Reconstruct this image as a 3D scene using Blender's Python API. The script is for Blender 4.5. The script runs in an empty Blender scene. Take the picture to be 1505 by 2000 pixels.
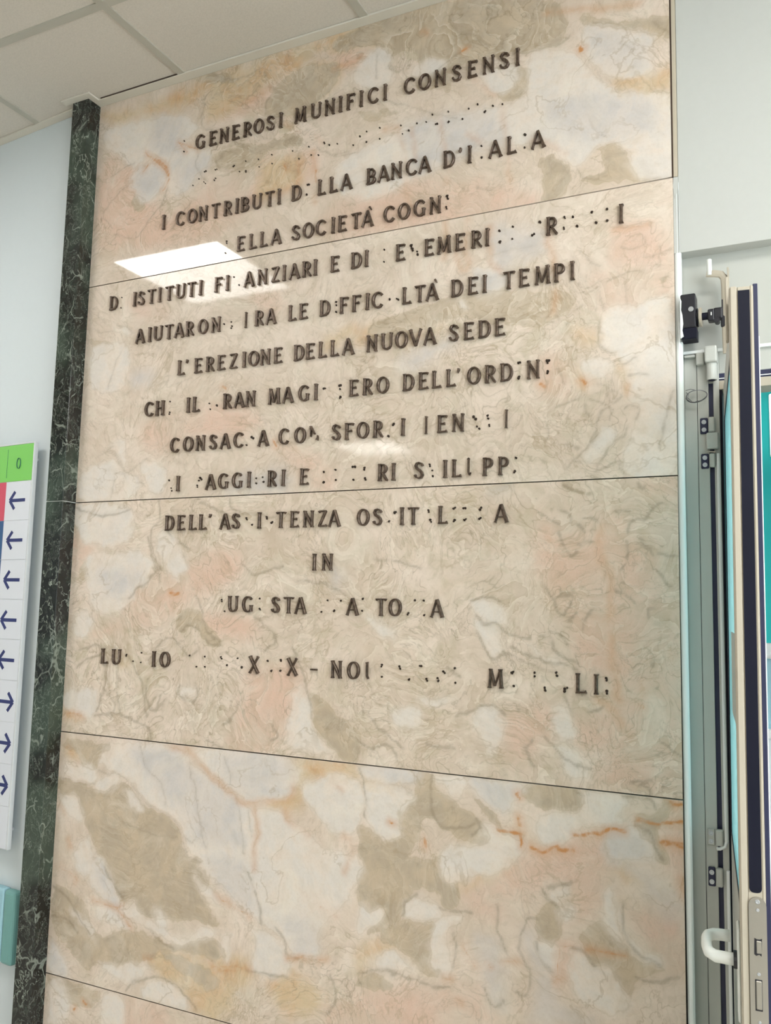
import bpy, bmesh, math, random
import numpy as np
from mathutils import Matrix, Vector
random.seed(7)
C = bpy.context.scene.collection

# ------------------------------------------------------------------ camera
FPX = 1685.0                      # focal length in pixels of the 1505x2000 frame
CAM = np.array([0.2346, -1.882, 1.5])
YAW, PITCH, ROLL = math.radians(25.9545), math.radians(6.466), math.radians(-1.2782)
def rot3(y, p, r):
    cy, sy, cp, sp, cr, sr = math.cos(y), math.sin(y), math.cos(p), math.sin(p), math.cos(r), math.sin(r)
    return np.array([[cy, -sy, 0], [sy, cy, 0], [0, 0, 1]]) @ np.array([[1, 0, 0], [0, cp, -sp], [0, sp, cp]]) @ np.array([[cr, 0, sr], [0, 1, 0], [-sr, 0, cr]])
R3 = rot3(YAW, PITCH, ROLL)       # columns: right, forward, up
cd = bpy.data.cameras.new('camera'); cam = bpy.data.objects.new('camera', cd); C.objects.link(cam)
cd.sensor_fit = 'VERTICAL'; cd.sensor_height = 36.0; cd.lens = FPX / 2000 * 36.0; cd.clip_start = 0.02
mw = Matrix.Identity(4)
for i in range(3):
    mw[i][0] = R3[i, 0]; mw[i][1] = R3[i, 2]; mw[i][2] = -R3[i, 1]; mw[i][3] = CAM[i]
cam.matrix_world = mw
bpy.context.scene.camera = cam
def hit(px, py, y=0.0):
    """where the sight line of a photo pixel meets the vertical plane y"""
    r = R3 @ np.array([(px - 752.5) / FPX, 1, -(py - 1000) / FPX]); t = (y - CAM[1]) / r[1]
    return CAM + r * t

# ------------------------------------------------------------------ world, exposure
sc = bpy.context.scene
sc.view_settings.view_transform = 'Standard'; sc.view_settings.look = 'None'
sc.view_settings.gamma = 1.0; sc.view_settings.use_curve_mapping = False
sc.view_settings.exposure = 0.86
w = bpy.data.worlds.new('world'); sc.world = w; w.use_nodes = True
w.node_tree.nodes['Background'].inputs[0].default_value = (0.9, 0.95, 1.0, 1)
w.node_tree.nodes['Background'].inputs[1].default_value = 0.3
PANEL_E = 11.0                    # emission of the ceiling light panels
WIN_E = 5.0                       # daylight in the panes of the unseen, added right-hand window
CORR_E = 8.0                     # unseen lamp added in the passage behind the door

# ------------------------------------------------------------------ helpers
def srgb(r, g, b):
    f = lambda c: (c / 255 / 12.92) if c / 255 <= 0.04045 else ((c / 255 + 0.055) / 1.055) ** 2.4
    return (f(r), f(g), f(b), 1)
class NT:
    def __init__(s, name):
        s.m = bpy.data.materials.new(name); s.m.use_nodes = True; s.t = s.m.node_tree; s.n = s.t.nodes; s.l = s.t.links
        s.b = s.n['Principled BSDF']
    def new(s, t, **kw):
        n = s.n.new(t)
        for k, v in kw.items(): setattr(n, k, v)
        return n
    def set(s, sock, v):
        if hasattr(v, 'is_output') or isinstance(v, bpy.types.NodeSocket): s.l.new(v, sock)
        else: sock.default_value = v
    def math(s, op, a, b=0.0, c=0.0, clamp=False):
        n = s.new('ShaderNodeMath', operation=op, use_clamp=clamp)
        s.set(n.inputs[0], a); s.set(n.inputs[1], b); s.set(n.inputs[2], c); return n.outputs[0]
    def vmath(s, op, a, b=(0, 0, 0)):
        n = s.new('ShaderNodeVectorMath', operation=op); s.set(n.inputs[0], a)
        if op == 'SCALE': s.set(n.inputs['Scale'], b)
        else: s.set(n.inputs[1], b)
        return n.outputs[0]
    def noise(s, vec, scale, detail=4, rough=0.5, dist=0.0, color=False):
        n = s.new('ShaderNodeTexNoise'); s.set(n.inputs['Vector'], vec); n.inputs['Scale'].default_value = scale
        n.inputs['Detail'].default_value = detail; n.inputs['Roughness'].default_value = rough; n.inputs['Distortion'].default_value = dist
        return n.outputs['Color'] if color else n.outputs['Fac']
    def step(s, x, lo, hi, smooth=True):
        n = s.new('ShaderNodeMapRange', interpolation_type='SMOOTHSTEP' if smooth else 'LINEAR')
        s.set(n.inputs[0], x); n.inputs[1].default_value = lo; n.inputs[2].default_value = hi; return n.outputs[0]
    def mix(s, f, a, b):
        n = s.new('ShaderNodeMix', data_type='RGBA'); s.set(n.inputs[0], f); s.set(n.inputs[6], a); s.set(n.inputs[7], b); return n.outputs[2]
    def coords(s):
        tc = s.new('ShaderNodeTexCoord'); oi = s.new('ShaderNodeObjectInfo')
        return s.vmath('ADD', tc.outputs['Object'], oi.outputs['Location'])
    def bump(s, h, strength, dist=0.001):
        n = s.new('ShaderNodeBump'); n.inputs['Strength'].default_value = strength; n.inputs['Distance'].default_value = dist
        s.set(n.inputs['Height'], h); s.l.new(n.outputs[0], s.b.inputs['Normal'])
def simple(name, col, rough=0.5, metal=0.0, spec=0.5, var=0.06, scale=30, bump=0.0, coat=0.0):
    k = NT(name); p = k.coords(); n = k.noise(p, scale, 5, 0.6)
    d = tuple(c * (1 - var) for c in col[:3]) + (1,); u = tuple(min(1, c * (1 + var)) for c in col[:3]) + (1,)
    k.set(k.b.inputs['Base Color'], k.mix(n, d, u)); k.b.inputs['Roughness'].default_value = rough
    k.b.inputs['Metallic'].default_value = metal; k.b.inputs['Specular IOR Level'].default_value = spec
    k.b.inputs['Coat Weight'].default_value = coat
    if bump: k.bump(n, bump)
    return k.m
def glow(name, col, e):
    k = NT(name); k.b.inputs['Base Color'].default_value = col; k.b.inputs['Emission Color'].default_value = col
    k.b.inputs['Emission Strength'].default_value = e; return k.m

def link(name, me, mat, parent=None, loc=(0, 0, 0), rotz=0.0):
    o = bpy.data.objects.new(name, me); C.objects.link(o)
    if mat and not me.materials: me.materials.append(mat)
    o.location = loc; o.rotation_euler = (0, 0, rotz)
    if parent: o.parent = parent
    return o
def empty(name, loc=(0, 0, 0), rotz=0.0):
    o = bpy.data.objects.new(name, None); C.objects.link(o); o.location = loc; o.rotation_euler = (0, 0, rotz); return o
def tag(o, label, cat, group=None):
    o['label'] = label; o['category'] = cat
    if group: o['group'] = group
    return o
def struct(o): o['kind'] = 'structure'; return o
class MB:
    """collects shapes of ONE part"""
    def __init__(s): s.bm = bmesh.new()
    def box(s, x0, x1, y0, y1, z0, z1, bev=0.0, seg=1):
        t = bmesh.new()
        vs = [t.verts.new(v) for v in [(x0, y0, z0), (x1, y0, z0), (x1, y1, z0), (x0, y1, z0), (x0, y0, z1), (x1, y0, z1), (x1, y1, z1), (x0, y1, z1)]]
        for f in [(0, 3, 2, 1), (4, 5, 6, 7), (0, 1, 5, 4), (1, 2, 6, 5), (2, 3, 7, 6), (3, 0, 4, 7)]: t.faces.new([vs[i] for i in f])
        if bev: bmesh.ops.bevel(t, geom=t.edges[:], offset=bev, segments=seg, affect='EDGES', profile=0.5)
        s.take(t); return s
    def take(s, t):
        me = bpy.data.meshes.new('t'); t.to_mesh(me); t.free(); s.bm.from_mesh(me); bpy.data.meshes.remove(me)
    def cyl(s, p, q, r, n=16, r2=None, bev=0.0):
        p, q = Vector(p), Vector(q); d = q - p; t = bmesh.new()
        bmesh.ops.create_cone(t, cap_ends=True, segments=n, radius1=r, radius2=r if r2 is None else r2, depth=d.length)
        if bev: bmesh.ops.bevel(t, geom=[e for e in t.edges if e.calc_face_angle(0) > 0.9], offset=bev, segments=2, affect='EDGES')
        m = d.to_track_quat('Z', 'Y').to_matrix().to_4x4(); m.translation = (p + q) / 2
        bmesh.ops.transform(t, matrix=m, verts=t.verts); s.take(t); return s
    def tube(s, pts, r, n=10, sq=None, closed=False):
        """swept tube; sq=(a,b) makes an oval section"""
        t = bmesh.new(); P = [Vector(p) for p in pts]; rings = []; up = None; N = len(P)
        for i in range(N):
            d = (P[(i + 1) % N] - P[i - 1]) if closed else (P[min(i + 1, N - 1)] - P[max(i - 1, 0)])
            d.normalize()
            if up is None: up = Vector((0, 0, 1)) if abs(d.z) < .9 else Vector((1, 0, 0))
            u = (up - d * up.dot(d)).normalized(); v = d.cross(u); up = u
            a, b = (sq if sq else (r, r))
            rings.append([t.verts.new(P[i] + u * b * math.sin(2 * math.pi * k / n) + v * a * math.cos(2 * math.pi * k / n)) for k in range(n)])
        for i in range(N if closed else N - 1):
            A, B = rings[i], rings[(i + 1) % N]
            for k in range(n): t.faces.new([A[k], A[(k + 1) % n], B[(k + 1) % n], B[k]])
        if not closed: t.faces.new(rings[0]); t.faces.new(rings[-1])
        bmesh.ops.recalc_face_normals(t, faces=t.faces); s.take(t); return s
    def prism(s, poly, axis, a0, a1):
        """extrude a 2D polygon; axis y: poly is (x,z); axis z: poly is (x,y); axis x: poly is (y,z)"""
        def m(p, a): return {'y': (p[0], a, p[1]), 'z': (p[0], p[1], a), 'x': (a, p[0], p[1])}[axis]
        t = bmesh.new(); A = [t.verts.new(m(p, a0)) for p in poly]; B = [t.verts.new(m(p, a1)) for p in poly]
        t.faces.new(A); t.faces.new(B[::-1])
        for i in range(len(poly)): t.faces.new([A[i], B[i], B[(i + 1) % len(poly)], A[(i + 1) % len(poly)]])
        bmesh.ops.recalc_face_normals(t, faces=t.faces); s.take(t); return s
    def mesh(s, name):
        me = bpy.data.meshes.new(name); s.bm.to_mesh(me); s.bm.free(); return me
    def obj(s, name, mat, parent=None, loc=(0, 0, 0), rotz=0.0, smooth=False):
        me = s.mesh(name)
        if smooth:
            for p in me.polygons: p.use_smooth = True
        return link(name, me, mat, parent, loc, rotz)

# ------------------------------------------------------------------ plain materials
M = {}
M['plaster'] = simple('white plaster', srgb(186, 188, 184), 0.75, var=0.03, scale=60, bump=0.15)
M['plaster_blue'] = simple('pale blue grey wall paint', srgb(205, 213, 216), 0.6, var=0.02, scale=60, bump=0.1)
M['substrate'] = simple('dark mortar behind the slabs', srgb(62, 46, 36), 0.9)
M['tile'] = None
M['grid'] = simple('ceiling grid enamel', srgb(176, 172, 160), 0.5, var=0.02)
M['ctrim'] = simple('ceiling edge angle enamel', srgb(206, 200, 188), 0.5, var=0.02)
M['frame'] = simple('grey green powder coat', srgb(182, 184, 178), 0.42, var=0.03, scale=8)
M['cream'] = simple('cream powder coat', srgb(174, 166, 150), 0.45, var=0.03, scale=12)
M['navy'] = simple('navy rubber gasket', srgb(30, 34, 66), 0.5, var=0.15)
M['black'] = simple('black plastic', srgb(26, 26, 34), 0.35, var=0.15)
M['rubber'] = simple('black rubber profile', srgb(16, 18, 34), 0.5, spec=0.2, var=0.2, scale=10)
M['steel'] = simple('brushed steel plate', srgb(158, 154, 146), 0.38, metal=0.75, var=0.06, scale=50)
M['screw'] = simple('zinc screw', srgb(190, 194, 200), 0.3, metal=0.8)
M['whitep'] = simple('white plastic', srgb(226, 230, 226), 0.35, var=0.02)
M['white_al'] = simple('white aluminium', srgb(232, 236, 236), 0.28, var=0.02)
M['pin'] = simple('blackened fixing pin', srgb(52, 40, 32), 0.5, metal=0.3, var=0.25, scale=400)
M['rail'] = simple('teal vinyl', srgb(112, 160, 156), 0.5, var=0.05)
M['rail_blue'] = simple('light blue vinyl', srgb(150, 190, 202), 0.5, var=0.04)
M['estrip'] = simple('beige stone edge', srgb(186, 176, 158), 0.4, var=0.06)
M['gloss'] = simple('gloss white bead', srgb(230, 236, 236), 0.12, var=0.02, coat=0.6)
M['green'] = simple('green print', srgb(122, 196, 92), 0.4, var=0.01)
M['red'] = simple('red print', srgb(200, 78, 98), 0.4, var=0.01)
M['blue'] = simple('blue print', srgb(52, 88, 132), 0.4, var=0.01)
M['signwhite'] = simple('white print', srgb(212, 215, 222), 0.4, var=0.01)
M['ink'] = simple('dark blue print', srgb(42, 50, 104), 0.4, var=0.02)
M['inkteal'] = simple('dark teal print', srgb(20, 84, 84), 0.4, var=0.02)
M['hair'] = simple('grey hairline print', srgb(150, 150, 158), 0.5, var=0.02)
M['alu'] = simple('sign aluminium edge', srgb(206, 209, 211), 0.4, metal=0.0, var=0.03)
M['floor'] = simple('grey vinyl floor', srgb(214, 208, 196), 0.35, var=0.06, scale=14)
M['wire'] = simple('grey wire', srgb(120, 120, 124), 0.35, metal=0.4)
M['sticker'] = simple('grey sticker', srgb(170, 180, 176), 0.6, var=0.25, scale=40)
M['seal'] = simple('dark sealant', srgb(66, 30, 26), 0.7)
def tile_mat():
    k = NT('mineral ceiling tile'); p = k.coords(); n = k.noise(p, 260, 4, 0.7); n2 = k.noise(p, 3, 2)
    c = k.mix(k.step(n, 0.35, 0.62), srgb(196, 190, 179), srgb(206, 199, 188))
    c = k.mix(k.math('MULTIPLY', n2, 0.25), c, srgb(206, 196, 190))
    k.set(k.b.inputs['Base Color'], c); k.b.inputs['Roughness'].default_value = 0.9; k.bump(n, 0.3); return k.m
M['tile'] = tile_mat()
def bronze_mat():
    k = NT('aged bronze'); p = k.coords(); n = k.noise(p, 120, 5, 0.65); n2 = k.noise(p, 18, 2)
    c = k.mix(k.step(n, 0.3, 0.75), srgb(66, 52, 43), srgb(126, 108, 93)); c = k.mix(k.math('MULTIPLY', n2, 0.5), c, srgb(60, 46, 40))
    k.set(k.b.inputs['Base Color'], c); k.b.inputs['Metallic'].default_value = 0.5
    k.set(k.b.inputs['Roughness'], k.step(n2, 0.2, 0.9)); k.b.inputs['Roughness'].default_value = 0.4; k.bump(n, 0.25, 0.0004)
    for l in list(k.l):
        if l.to_socket == k.b.inputs['Roughness']: k.l.remove(l)
    k.b.inputs['Roughness'].default_value = 0.38; return k.m
M['bronze'] = bronze_mat()
def verde_mat():
    k = NT('dark green veined marble'); p = k.coords(); wv = k.noise(p, 9, 3, 0.6, color=True)
    q = k.vmath('ADD', p, k.vmath('SCALE', k.vmath('SUBTRACT', wv, (0.5, 0.5, 0.5)), 0.09))
    q2 = k.vmath('MULTIPLY', q, (1, 1, 0.55))
    n = k.noise(q2, 26, 4, 0.6); n2 = k.noise(q2, 60, 4, 0.6); n3 = k.noise(p, 7, 3, 0.6)
    big = k.noise(p, 4.5, 2)
    c = k.mix(k.step(big, 0.45, 0.62), srgb(24, 26, 24), srgb(58, 70, 60)); c = k.mix(k.math('MULTIPLY', k.step(n2, 0.5, 0.8), 0.6), c, srgb(78, 88, 78))
    v1 = k.step(k.math('ABSOLUTE', k.math('SUBTRACT', n, 0.5)), 0.016, 0.002)
    v2 = k.step(k.math('ABSOLUTE', k.math('SUBTRACT', n2, 0.52)), 0.02, 0.004)
    vor = k.new('ShaderNodeTexVoronoi', feature='DISTANCE_TO_EDGE'); k.set(vor.inputs['Vector'], q2); vor.inputs['Scale'].default_value = 17
    v3 = k.step(vor.outputs['Distance'], 0.035, 0.008)
    m = k.step(n3, 0.42, 0.62)
    v = k.math('MAXIMUM', k.math('MULTIPLY', v1, m), k.math('MULTIPLY', k.math('MULTIPLY', v2, 0.45), k.math('SUBTRACT', 1.0, m)))
    v = k.math('MAXIMUM', v, k.math('MULTIPLY', k.math('MULTIPLY', v3, 0.7), k.step(k.noise(p, 16, 2), 0.48, 0.6)), clamp=True)
    c = k.mix(k.math('MULTIPLY', v, .7), c, srgb(160, 168, 156))
    k.set(k.b.inputs['Base Color'], c); k.b.inputs['Roughness'].default_value = 0.14; return k.m
M['verde'] = verde_mat()
# ------------------------------------------------------------------ veined marble of the slabs
# Crops of the photograph in which the patches and veins were read off: x = ox + X/s, y = oy + Y/s (photo pixels, put on the wall by hit())
CR = {'1': (0, 0, 2.15), '2': (650, 0, 2.15), '3': (150, 350, 2.508), '4': (700, 350, 2.508), '5': (200, 650, 2.736), '6': (650, 650, 2.736),
      '7': (150, 1050, 2.736), '8': (650, 1050, 2.508), 'A': (80, 1350, 2.427), 'B': (700, 1350, 2.28), 'C': (60, 1680, 2.3516), 'D': (700, 1680, 2.28),
      'E': (120, 880, 2.595), 'F': (1050, 350, 5.0), 'G': (1050, 700, 5.0), 'H': (1050, 1050, 5.0), 'I': (140, 600, 5.0), 'J': (180, 200, 5.554), 'P': (0, 0, 1.0)}
TAUPE, WHITE, PINK, VEIN, ORANGE, BLUEG, GOLD, SWIRL = range(8)
FEAT = []
def fe(kind, crop, pts, st=1.0):
    ox, oy, s = CR[crop]; v = [float(a) for a in pts.replace(',', ' ').split()]
    P = np.array([hit(ox + v[i] / s, oy + v[i + 1] / s)[[0, 2]] for i in range(0, len(v), 2)]); n = len(P); cl = kind not in (VEIN, ORANGE); out = []
    for i in range(n if cl else n - 1):
        a, b, c, d = (P[i - 1], P[i], P[(i + 1) % n], P[(i + 2) % n]) if cl else (P[max(i - 1, 0)], P[i], P[i + 1], P[min(i + 2, n - 1)])
        for t in (0, .34, .67): out.append(.5 * (2 * b + (c - a) * t + (2 * a - 5 * b + 4 * c - d) * t * t + (3 * b - a - 3 * c + d) * t ** 3))
    if not cl: out.append(P[-1])
    FEAT.append((kind, np.array(out), st))
T, W, K, V, O, B_, G_, S_ = range(8)
# --- fourth slab
fe(T, 'A', '85,400 200,440 260,470 300,480 380,440 430,470 470,540 520,570 600,600 640,650 660,720 700,790 770,850 800,900 760,960 740,1050 640,1090 480,1060 400,950 320,850 280,790 240,700 195,620 170,500 100,480')
fe(T, 'C', '330,0 760,0 745,60 790,160 830,240 850,300 740,260 650,220 560,200 430,180 400,130 350,60')
fe(T, 'A', '130,230 230,240 330,250 290,300 270,370 210,350 170,300 120,270', .6)
fe(G_, 'A', '1190,320 1505,345 1505,412 1330,415 1240,430 1230,540 1180,560 1090,540 1180,480 1192,400')
fe(T, 'B', '250,357 320,362 340,430 420,480 480,530 560,600 570,690 480,660 400,640 330,570 280,590 250,680 180,780 60,790 0,720 0,610 50,625 110,665 180,640 190,580 170,520 200,480 255,450')
fe(T, 'B', '745,412 990,440 985,510 920,535 850,525 780,485 745,470')
fe(T, 'B', '520,480 600,560 650,630 730,640 725,665 640,640 560,560')
fe(T, 'B', '1240,590 1320,540 1370,490 1400,500 1370,560 1340,620 1350,690 1385,740 1370,765 1330,745 1310,690 1260,630')
fe(T, 'C', '110,110 250,200 300,330 480,330 620,390 850,360 870,470 700,410 560,450 500,480 380,480 250,480 170,400 100,300', .7)
fe(T, 'C', '600,420 760,470 860,560 840,600 760,560 640,470')
fe(G_, 'C', '560,400 700,420 860,500 960,600 880,740 800,740 700,620 570,510')
fe(T, 'D', '70,0 370,0 380,60 430,110 440,190 300,130 220,150 200,250 130,300 60,330 100,260 110,220 0,200 0,90')
fe(T, 'D', '130,290 330,280 310,350 320,450 350,520 250,460 180,390 120,370')
fe(T, 'D', '800,240 880,200 910,260 900,330 850,370 800,340')
fe(T, 'D', '1000,330 1080,280 1180,370 1250,450 1350,480 1230,520 1190,600 1130,500 1050,470 1000,400')
fe(T, 'D', '0,530 60,500 150,540 100,570 0,560', .6)
fe(T, 'D', '350,90 420,90 445,190 400,210 350,150')
fe(W, 'A', '340,240 620,265 700,340 800,420 920,510 1000,560 1020,640 1010,760 1000,880 790,880 740,800 690,740 660,640 600,580 520,550 470,500 430,430 330,380 285,340 300,290')
fe(B_, 'A', '420,260 600,275 690,350 800,430 920,530 940,640 950,740 780,720 700,640 640,540 560,480 480,380')
fe(W, 'A', '740,275 1190,315 1185,480 1090,500 1000,520 920,490 850,430 790,370')
fe(B_, 'A', '860,300 1180,330 1170,460 1000,480 900,440')
fe(W, 'A', '1040,540 1170,600 1280,700 1400,760 1500,780 1500,900 1000,900 1030,700')
fe(W, 'A', '1240,430 1505,420 1505,640 1440,680 1340,630 1280,540')
fe(W, 'A', '120,330 250,350 260,440 200,430 120,390')
fe(W, 'A', '100,500 170,500 190,600 160,620 110,560')
fe(W, 'A', '400,480 440,490 480,560 430,550')
fe(W, 'A', '270,430 350,390 380,430 330,470 270,475')
fe(W, 'A', '170,740 230,700 250,850 170,850')
fe(W, 'C', '290,0 330,0 380,100 420,180 390,195 300,150 270,80')
fe(B_, 'C', '295,10 340,30 410,175 390,190 320,130')
fe(W, 'C', '300,210 370,210 460,310 420,320 320,270')
fe(W, 'C', '410,200 470,200 560,290 640,340 740,350 770,300 845,330 820,365 760,385 660,385 560,330 460,290 400,230')
fe(W, 'C', '750,50 850,150 1000,290 1060,330 1170,400 1180,530 1000,510 1040,360 940,220 790,160')
fe(W, 'C', '810,0 1440,0 1450,190 1330,300 1320,420 1240,440 1170,390 1060,290 1000,250 900,120')
fe(B_, 'C', '820,0 980,0 1010,120 1010,230 940,180 860,90')
fe(B_, 'C', '1170,280 1310,290 1310,400 1240,420 1180,360')
fe(W, 'C', '90,375 140,430 170,530 85,510')
fe(B_, 'C', '92,385 130,430 160,520 88,505')
fe(W, 'C', '320,485 540,490 500,530 450,590 400,540')
fe(W, 'C', '530,560 640,555 720,640 680,680 540,640 500,600')
fe(W, 'C', '180,230 220,240 290,310 280,335')
fe(W, 'C', '560,225 600,230 630,300 600,330 570,280')
fe(W, 'C', '880,350 915,360 905,460 885,460')
fe(W, 'C', '1380,40 1505,0 1505,95 1440,90')
fe(W, 'B', '15,330 250,355 240,400 150,420 40,400')
fe(B_, 'B', '40,335 245,358 240,400 120,410')
fe(W, 'B', '30,410 150,425 250,460 180,540 185,640 120,660 40,600 20,520')
fe(G_, 'B', '30,400 200,410 130,440 80,480 40,460')
fe(W, 'B', '330,365 470,380 480,440 430,480 370,420')
fe(W, 'B', '490,385 740,410 700,470 650,530 600,530 540,460')
fe(B_, 'B', '500,390 700,410 660,520 600,520')
fe(W, 'B', '990,450 1200,470 1170,560 1150,620 980,600 970,640 850,700 800,640 810,560 930,540 985,520')
fe(W, 'B', '1120,640 1250,600 1310,690 1300,740 1110,750')
fe(B_, 'B', '1120,660 1240,620 1300,700 1290,740 1120,745')
fe(W, 'B', '560,600 730,660 720,760 500,798 380,798 400,700 560,690')
fe(W, 'D', '210,180 270,160 340,200 390,240 340,260 200,255')
fe(W, 'D', '0,215 30,205 110,220 90,280 0,330')
fe(W, 'D', '370,255 470,250 400,340 400,440 415,520 370,520 310,430 310,350')
fe(W, 'D', '80,440 160,405 200,460 250,500 90,495')
fe(W, 'D', '840,130 920,110 890,200')
fe(W, 'D', '890,220 940,205 960,260 910,275')
fe(B_, 'D', '730,320 790,320 790,400 830,500 780,480 740,400', 1)
fe(W, 'D', '790,365 890,370 910,400 885,525 830,470')
fe(W, 'D', '950,380 990,390 1050,470 1130,500 1170,600 1220,660 1090,690 980,600 940,500')
fe(W, 'D', '1090,170 1130,130 1150,250 1170,380 1100,320')
fe(W, 'D', '1150,180 1190,290 1240,370 1340,440 1330,470 1240,420 1190,360 1160,280')
fe(W, 'D', '370,0 720,0 560,70 480,60 460,110 400,100', .6)
fe(B_, 'D', '1220,40 1290,60 1400,160 1430,200 1410,265 1350,220 1280,130')
fe(B_, 'D', '790,520 850,520 900,640 990,680 1040,730 780,730 800,620')
fe(B_, 'D', '520,340 620,380 640,500 640,640 600,650 570,560 540,450')
fe(K, 'D', '700,0 1060,0 1080,100 1060,240 950,260 960,130 840,110 740,160 620,200 600,260 500,230 450,130 560,90')
fe(K, 'B', '880,700 1000,650 1130,680 1100,798 700,798 760,740')
fe(K, 'D', '0,580 200,570 400,590 520,600 600,680 600,730 0,730')
fe(K, 'D', '880,400 945,400 940,540 880,520')
fe(K, 'B', '1390,490 1450,490 1450,798 1390,760')
fe(K, 'D', '1250,250 1440,250 1450,480 1340,430', .8)
fe(K, 'C', '1380,680 1505,640 1505,752 1370,752')
for s in ('130,270 150,300 165,340', '600,262 700,300 780,380 900,490 960,530 1060,515 1150,520 1190,480 1195,400', '1160,580 1190,630 1260,690', '690,270 740,330 770,370', '90,540 105,570', '130,700 140,740', '1380,430 1420,470', '1020,560 1030,660 1010,760 1015,850', '1440,690 1480,760 1440,850'): fe(O, 'A', s, .85)
for s in ('620,620 680,632 725,632', '715,550 722,590 712,565', '705,450 715,470', '960,635 1060,632 1180,625', '1060,640 1120,632 1185,622', '880,705 960,708', '1395,500 1445,508', '1250,585 1330,590 1440,588', '1350,680 1440,684', '1410,690 1435,700', '290,660 300,690', '140,580 155,590', '770,700 820,720 880,690', '720,640 730,700'): fe(O, 'B', s)
for s in ('840,488 920,488 1000,500', '860,500 940,510 1000,505', '1180,455 1280,448', '1320,462 1355,450', '110,20 190,60 205,95', '280,180 400,210 430,190', '1330,215 1400,245', '390,210 420,260 460,310', '530,450 560,450', '850,160 950,220 1000,260'): fe(O, 'C', s, .9)
for s in ('1000,390 1080,410 1180,425', '640,450 700,460', '385,528 415,530', '470,380 500,440 530,500', '900,380 880,520 900,540', '1430,90 1440,160', '920,385 950,380', '570,455 580,470', '450,635 460,640'): fe(O, 'D', s, .9)
fe(G_, 'C', '850,440 1005,470 985,600 860,560', .9); fe(G_, 'A', '120,250 170,260 170,330 130,320')
fe(G_, 'C', '640,420 800,440 760,480 700,470'); fe(G_, 'D', '420,110 520,100 500,60 620,60 700,0 560,90 450,130', .8)
fe(G_, 'D', '1190,60 1280,100 1200,90'); fe(G_, 'D', '0,390 150,370 170,410 90,430 0,490'); fe(G_, 'C', '1100,540 1240,540 1340,620 1300,700 1150,690')
for s in ('870,310 885,380 900,450', '920,510 945,570 950,640 960,770', '990,560 992,630 1000,690', '700,360 735,480 740,560 760,660 780,740', '470,250 500,360 570,430 590,530', '270,370 310,390 380,400 440,460 500,540 600,590 650,640 690,770 760,820', '380,610 480,660 560,690 640,690', '100,400 200,440 255,440', '640,660 720,720', '90,480 120,510'): fe(V, 'A', s, .93)
for s in ('320,362 322,480 345,570 400,620 520,590', '1185,470 1240,480 1310,490 1320,520', '1240,600 1300,640 1320,700 1350,745', '955,440 990,460', '530,570 545,610 500,640', '10,345 30,440 25,560'): fe(V, 'B', s)
for s in ('340,30 370,90 430,170', '1000,60 1030,150 1050,240 1060,290', '1120,310 1170,390 1175,430 1240,460', '90,260 160,270 210,340', '430,600 480,560 570,530 640,560 700,610 760,680', '100,120 170,170 210,240 270,330', '550,330 600,380 660,400', '1380,520 1400,620 1370,700', '990,510 1080,520 1180,540'): fe(V, 'C', s)
for s in ('360,215 430,225 510,245', '820,130 850,180 885,210', '840,125 900,115 950,95', '740,300 750,265 800,270', '735,310 710,370 730,460 760,500 750,600 700,590', '610,200 615,290 650,400', '430,330 430,420 420,480', '800,370 810,430 860,500', '1180,200 1185,320 1230,400 1340,465', '200,255 210,180 260,150', '0,500 90,490 200,520 340,560 400,570', '560,580 600,650 640,620', '950,390 1000,400 1050,470', '1230,520 1300,540 1420,530'): fe(V, 'D', s)
fe(S_, 'C', '1200,480 1505,330 1505,752 900,752 1000,560', .75); fe(S_, 'D', '400,560 700,560 760,730 300,730', .5); fe(S_, 'C', '90,100 560,300 560,560 90,500', .45)
# --- third slab
fe(W, '7', '70,90 380,100 400,200 330,290 230,400 100,400 60,300'); fe(B_, '7', '110,170 360,170 300,270 160,300')
fe(W, '7', '0,400 60,400 70,510 0,520'); fe(W, '7', '550,800 630,795 625,850 570,855')
fe(W, '8', '690,400 820,440 830,560 780,580 730,500'); fe(W, '8', '960,520 1080,600 1100,650 980,560'); fe(W, '8', '160,380 300,470 270,500 180,430')
fe(W, '8', '680,310 820,330 870,420 790,430 710,380', .7)
fe(W, 'B', '520,100 600,80 640,120 640,220 600,280 560,250 530,170'); fe(W, 'B', '150,80 260,80 270,150 190,160'); fe(W, 'B', '870,60 940,80 960,200 890,220')
fe(W, 'B', '880,230 980,280 1030,380 920,370'); fe(W, 'B', '270,30 400,20 430,50 280,50'); fe(W, 'A', '1190,0 1250,0 1290,150 1350,250 1390,310 1200,270 1170,200')
fe(W, 'A', '110,0 270,0 230,130 130,90'); fe(W, 'E', '530,400 600,470 640,600 560,640 500,560 480,450'); fe(W, 'E', '90,280 350,290 360,440 250,490 90,440', .6)
fe(B_, '8', '0,140 60,180 40,260 0,240'); fe(B_, '6', '820,830 930,810 930,840 850,855')
fe(K, '8', '1050,0 1505,0 1650,300 1700,878 1380,878 1330,700 1200,600 1150,420 1060,300 1000,120'); fe(K, 'B', '650,100 860,60 870,200 760,260 740,380 620,370 640,250')
fe(K, 'B', '980,120 1240,130 1330,300 1400,450 1080,420 1120,250 980,250'); fe(K, 'B', '1240,0 1440,0 1440,470 1380,440 1300,200')
fe(K, 'A', '960,0 1200,0 1180,150 1100,260 1080,290 890,270 920,170'); fe(K, '7', '920,720 1180,700 1170,958 900,958'); fe(K, 'G', '0,1550 150,1620 200,1800 0,1990', .9)
fe(K, 'G', '1080,1200 1320,1180 1320,1330 1130,1370 1050,1290'); fe(K, 'G', '560,1560 850,1530 840,1700 700,1750 640,1900 480,1800'); fe(K, 'H', '700,750 1200,750 1230,1050 760,1100')
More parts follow.
